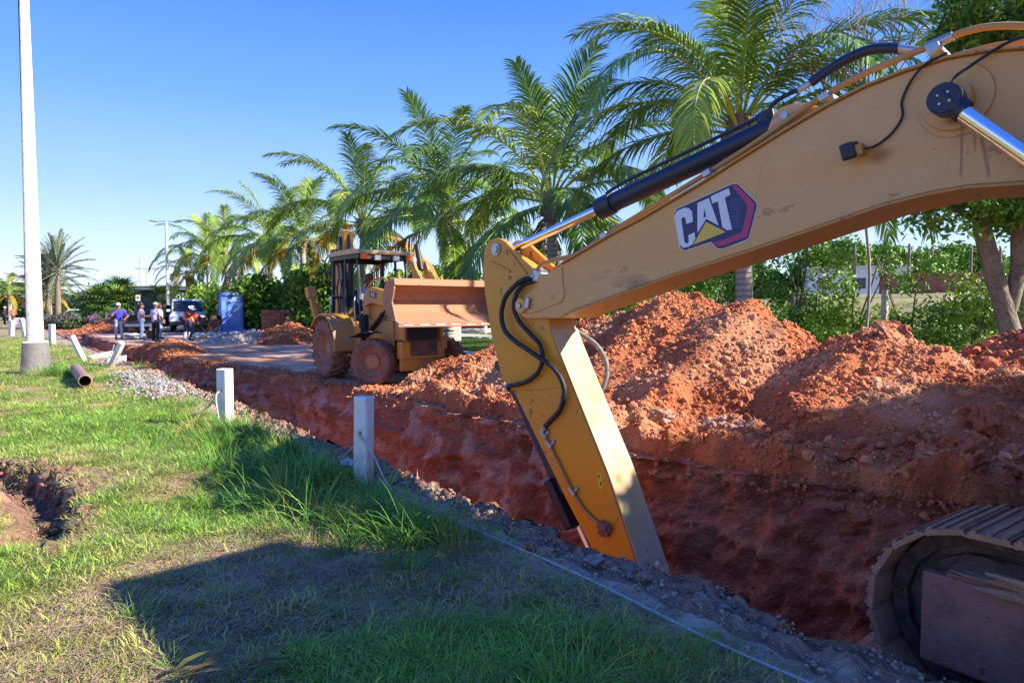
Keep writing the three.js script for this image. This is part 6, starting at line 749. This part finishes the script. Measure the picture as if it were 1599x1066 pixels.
    const cabP = pick ? [[-.75, 1.1], [-.6, h], [.75, h], [1.5, 1.1]] : suv ? [[-f + .12, 1.0], [-f + .3, h], [.55, h], [1.25, 1.0]] : [[-f + .5, 1.0], [-1.1, h], [.35, h], [1.2, .98]]; const cb = part('cabin', G(ext(cabP, w - .16, 0, .06)), paint, o);
    const inset = (k) => { const cx = cabP.reduce((a, p) => a + p[0], 0) / 4; return cabP.map(([a, b], i) => [lerp(a, cx, .09), i === 0 || i === 3 ? b + .03 : b - .09]); }; for (const s of [1, -1]) part('side_window', G(ext(inset(), .02, s * (w / 2 - .078), .003)), MAT.darkGlass, cb);
    const [p2, p3] = [cabP[2], cabP[3]], [p1, p0] = [cabP[1], cabP[0]]; part('windscreen', G(bar([p2[0] + .1, p2[1] - .1, 0], [p3[0] - .05, p3[1] + .04, 0], .03, w - .34)), MAT.darkGlass, cb); part('rear_window', G(bar([p1[0] - .04, p1[1] - .1, 0], [p0[0] - .0, p0[1] + .08, 0], .04, w - .38)), MAT.darkGlass, cb);
    for (const s of [1, -1]) { part('headlight', G(box(.06, .16, .34, f - .03, pick ? .9 : .72, s * (w / 2 - .24), 0, 0, .1, .02)), plain(.7, .72, .74, .15), o); part('tail_light', G(box(.05, pick ? .34 : .22, .18, -f - .02, .86, s * (w / 2 - .12), 0, 0, 0, .015)), plain(.30, .012, .015, .25), o); part('mirror', G(box(.1, .14, .2, .95, 1.12, s * (w / 2 + .08), 0, 0, 0, .03)), paint, o); for (const a of [wb, -wb]) { const wh = new THREE.Group(); wh.name = 'wheel'; o.add(wh); wh.position.set(a, .35, s * (w / 2 - .13)); part('tyre', G(new THREE.TorusGeometry(.25, .1, 10, 24)), MAT.rubber, wh); part('rim', G(cyl([0, 0, s * .06], [0, 0, s * .085], .2, .17, 14)), MAT.steel, wh); } }
    part('bumper', G(box(.16, .22, w, f - .02, .45, 0, 0, 0, 0, .04), box(.14, .2, w, -f, .5, 0, 0, 0, 0, .04)), pick ? MAT.steel : MAT.dark, o); part('grille', G(box(.03, .22, .8, f + .0, pick ? .88 : .68, 0, 0, 0, 0, .01)), MAT.dark, o);
    if (pick) { part('cargo_bed', G(box(1.7, .02, w - .3, -f + .95, .75, 0), box(.06, .36, w - .1, -f + .03, .95, 0)), MAT.dark, o); const rk = part('rack', G(bar([-.9, 1.1, .8], [-.9, 1.95, .8], .05, .05), bar([-.9, 1.1, -.8], [-.9, 1.95, -.8], .05, .05), bar([-.9, 1.95, -.85], [-.9, 1.95, .85], .05, .05), bar([-2.4, 1.1, .8], [-2.4, 1.95, .8], .05, .05), bar([-2.4, 1.1, -.8], [-2.4, 1.95, -.8], .05, .05), bar([-2.45, 1.95, .8], [-.85, 1.95, .8], .05, .05), bar([-2.45, 1.95, -.8], [-.85, 1.95, -.8], .05, .05)), MAT.dark, o); for (const s of [.45, -.45]) part('mud_flap', G(box(.02, .45, .4, -wb - .6, .35, s * 1.5)), MAT.bucketPaint, o); }
    else if (suv) part('number_plate', G(box(.02, .12, .4, f + .05, .5, 0)), plain(.7, .7, .68, .5), o);
    return o;
  }
  car('pickup_truck', 'dark grey pickup truck seen from the rear beside the standing men', 'pickup', -23.4, -44.5, .03, 1.8, plain(.035, .035, .042, .25), 'pickup');
  car('suv', 'white SUV facing the camera left of the blue toilet', 'car', -21.6, -45.6, .08, -1.15, plain(.68, .69, .72, .2), 'suv').scale.setScalar(1.2);
  car('parked_car', 'white car parked behind the brick stack and palm trunk', 'car', -19.0, -53.5, .1, .1, plain(.66, .67, .70, .2), 'sedan');
  car('parked_car', 'pale car far off among the fan palms', 'car', -40.0, -64, .03, .2, plain(.66, .68, .70, .2), 'sedan');

  // gate building: flat dark canopy on posts with white lettering
  const gb = thing('gate_canopy', 'low dark gatehouse canopy with white lettering at the road end', 'building', V(-31.5, 0, -66), .22); const dk = plain(.035, .045, .055, .6), fas = plain(.13, .15, .18, .6);
  part('roof_slab', G(box(11.5, .32, 6, 0, 3.5, -2, 0, 0, 0, .02)), fas, gb); part('fascia', G(box(11.6, .14, .1, 0, 3.72, 1.03)), MAT.concrete, gb); part('back_wall', G(box(11, 3.4, .2, 0, 1.7, -4.6)), dk, gb); part('soffit', G(box(11.2, .06, 5.7, 0, 3.3, -2)), dk, gb);
  for (const x of [-5.3, -2.2, 1.0, 5.3]) part('column', G(box(.28, 3.3, .28, x, 1.65, .6)), dk, gb); part('sign_wall', G(box(3.6, 1.0, .15, 0.6, 2.62, .95)), dk, gb); part('guard_box', G(box(1.6, 2.4, 1.6, -3.8, 1.2, -1.4)), plain(.09, .13, .17, .4), gb); part('window', G(box(1.2, .9, .05, -3.8, 1.6, -.58)), MAT.darkGlass, gb);
  { const lt = plain(.80, .80, .78, .5), Z = 1.035, ring = (cx, cy, rx, ry, w) => { const a = [], b = []; for (let k = 0; k < 20; k++) { const q = k / 20 * 6.283; a.push([cx + Math.cos(q) * rx, cy + Math.sin(q) * ry]); b.push([cx + Math.cos(q) * (rx - w), cy + Math.sin(q) * (ry - w)]); } return ext(a, .04, Z, 0, [b.reverse()]); };
    const by = 2.42; part('letter', G(ring(-.45, by + .24, .22, .25, .07)), lt, gb); part('letter', G(box(.08, .62, .04, -.02, by + .31, Z, 0, 0, 0, 0)), lt, gb); part('letter', G(box(.08, .42, .04, 0.2, by + .29, Z, 0, 0, 0, 0), box(.08, .48, .04, 0.56, by + .24, Z, 0, 0, 0, 0), box(.34, .08, .042, 0.38, by + .06, Z, 0, 0, 0, 0)), lt, gb); part('letter', G(box(.08, .62, .04, 0.92, by + .31, Z, 0, 0, 0, 0), box(.26, .08, .042, 1.0, by + .44, Z, 0, 0, 0, 0), box(.2, .08, .042, 1.04, by + .05, Z, 0, 0, 0, 0)), lt, gb); }
  const wb = thing('white_block', 'white flat building right of the gate canopy roof', 'building', V(-28.5, 0, -76), .2); part('wall', G(box(3.2, 4.6, 3, 0, 2.3, 0)), plain(.7, .7, .69, .8), wb); part('parapet', G(box(3.4, .3, 3.2, 0, 4.7, 0)), plain(.7, .7, .69, .8), wb);
  // street lamps and masts far off
  const mast = (name, label, x, z, h, r, heads) => { const o = thing(name, label, heads ? 'street lamp' : 'mast', V(x, 0, z), .2, heads ? 'distant street lamps' : 'distant masts'); part('pole', G(cyl([0, 0, 0], [0, h, 0], r * 1.5, r, 10)), MAT.white, o); if (heads) { part('arm', G(bar([-.9, h, 0], [.9, h, 0], .06, .06)), MAT.steel, o); for (const s of [-1, 1]) part('lamp_head', G(box(.6, .14, .3, s * .9, h + .02, 0, 0, 0, s * .15, .04)), plain(.3, .31, .33, .5), o); } };
  mast('street_lamp', 'tall twin-headed street lamp left of the palm row', -27.2, -54, 8.4, .09, true); mast('street_lamp', 'distant small street lamp above the gate canopy', -40.5, -76, 6, .08, true); mast('flag_mast', 'thin white mast behind the gate canopy', -45, -83, 7.5, .12, false); mast('flag_mast', 'slender white pole left of the blue toilet', -22.6, -51, 4.9, .07, false);
  const ga = thing('white_gantry', 'white steel gantry frame at the far left edge', 'gantry', V(-66, 0, -88), .3); part('beam', G(box(7, .22, .3, 0, 5.9, 0), box(7, .12, .2, 0, 5.2, 0)), plain(.72, .73, .75, .5), ga); for (const x of [-3.2, -1, 1.2, 3.2]) part('post', G(box(.2, 5.9, .2, x, 2.95, 0)), plain(.72, .73, .75, .5), ga); part('panel', G(box(1.6, 1.0, .08, 2.4, 5.5, .15)), plain(.6, .62, .66, .5), ga);
  const bl = single('concrete_block', G(box(1.5, .7, .8, 0, .35, 0, 0, 0, 0, .06)), MAT.white, 'pale concrete block beside the far left workers', 'block'); bl.position.set(-46.5, 0, -65); const cn = thing('traffic_cone', 'orange traffic post left of the date palm trunks', 'traffic cone', V(-43, 0, -66), 0); part('body', G(cyl([0, .05, 0], [0, 1.1, 0], .16, .09, 12)), MAT.orange, cn); part('base', G(box(.45, .06, .45, 0, .03, 0)), MAT.rubber, cn);

  // wire fence on the right: concrete posts and strands
  const fx = thing('wire_fence', 'wire fence on concrete posts behind the soil heaps', 'fence', W(0, 15.5, 0), 0), o0 = W(0, 15.5, 0); const ss = []; for (let s = 2.4; s < 30; s += 2.55) ss.push(s);
  for (const s of ss) { const p = W(s, 15.5, .3).sub(o0); part('post', G(box(.14, 1.72, .14, p.x, p.y + .83, p.z, 0, .64, 0, .012)), MAT.concrete, fx); }
  for (const h of [.35, .75, 1.15, 1.5]) { const pts = []; for (let s = 2.4; s <= 30; s += 1.27) { pts.push(W(s, 15.5 - .08, .3 + h - (Math.round((s - 2.4) / 1.27) % 2 ? .03 : 0)).sub(o0)); } part('wire', G(tube(pts, .0045, 120, 4)), MAT.steel, fx); }
  // brick wall, poles and a pale house beyond the field: each course laid brick by brick would be smaller than a pixel here
  const bw = single('brick_wall', G(box(9, 1.35, .3, 0, .6, 0, 0, 0, 0, .02), box(9.2, .12, .4, 0, 1.3, 0)), MAT.brick, 'long dark red brick wall on the rise beyond the field', 'wall'); bw.position.set(29.5, 2.55, -45.5); bw.rotation.y = -.35;
  for (const [x, z, w] of [[25.5, -44, 'left of the brick wall'], [28.5, -46.5, 'behind the left half of the brick wall'], [31.5, -47, 'behind the right half of the brick wall'], [33.5, -47, 'behind the right end of the brick wall'], [22.5, -45, 'farthest left of the brick wall']]) { const o = thing('utility_pole', 'thin grey pole ' + w, 'pole', V(x, 2.3, z), 0, 'poles by the brick wall'); part('pole', G(cyl([0, 0, 0], [0, 3.4, 0], .10, .08, 8)), MAT.bark, o); part('crossarm', G(box(.5, .08, .08, 0, 3.2, 0)), MAT.bark, o); }
  const hs = thing('pale_house', 'pale flat-roofed house far under the boom', 'building', V(34, 2.2, -68), -.3); part('wall', G(box(9, 3.2, 5, 0, 1.6, 0)), plain(.70, .70, .70, .85), hs); part('roof', G(box(9.4, .3, 5.4, 0, 3.3, 0)), plain(.55, .55, .56, .8), hs); for (const x of [-3, 0, 3]) part('window', G(box(1.2, 1.0, .06, x, 1.8, 2.51)), MAT.darkGlass, hs);
}
renderer.render(scene, camera);
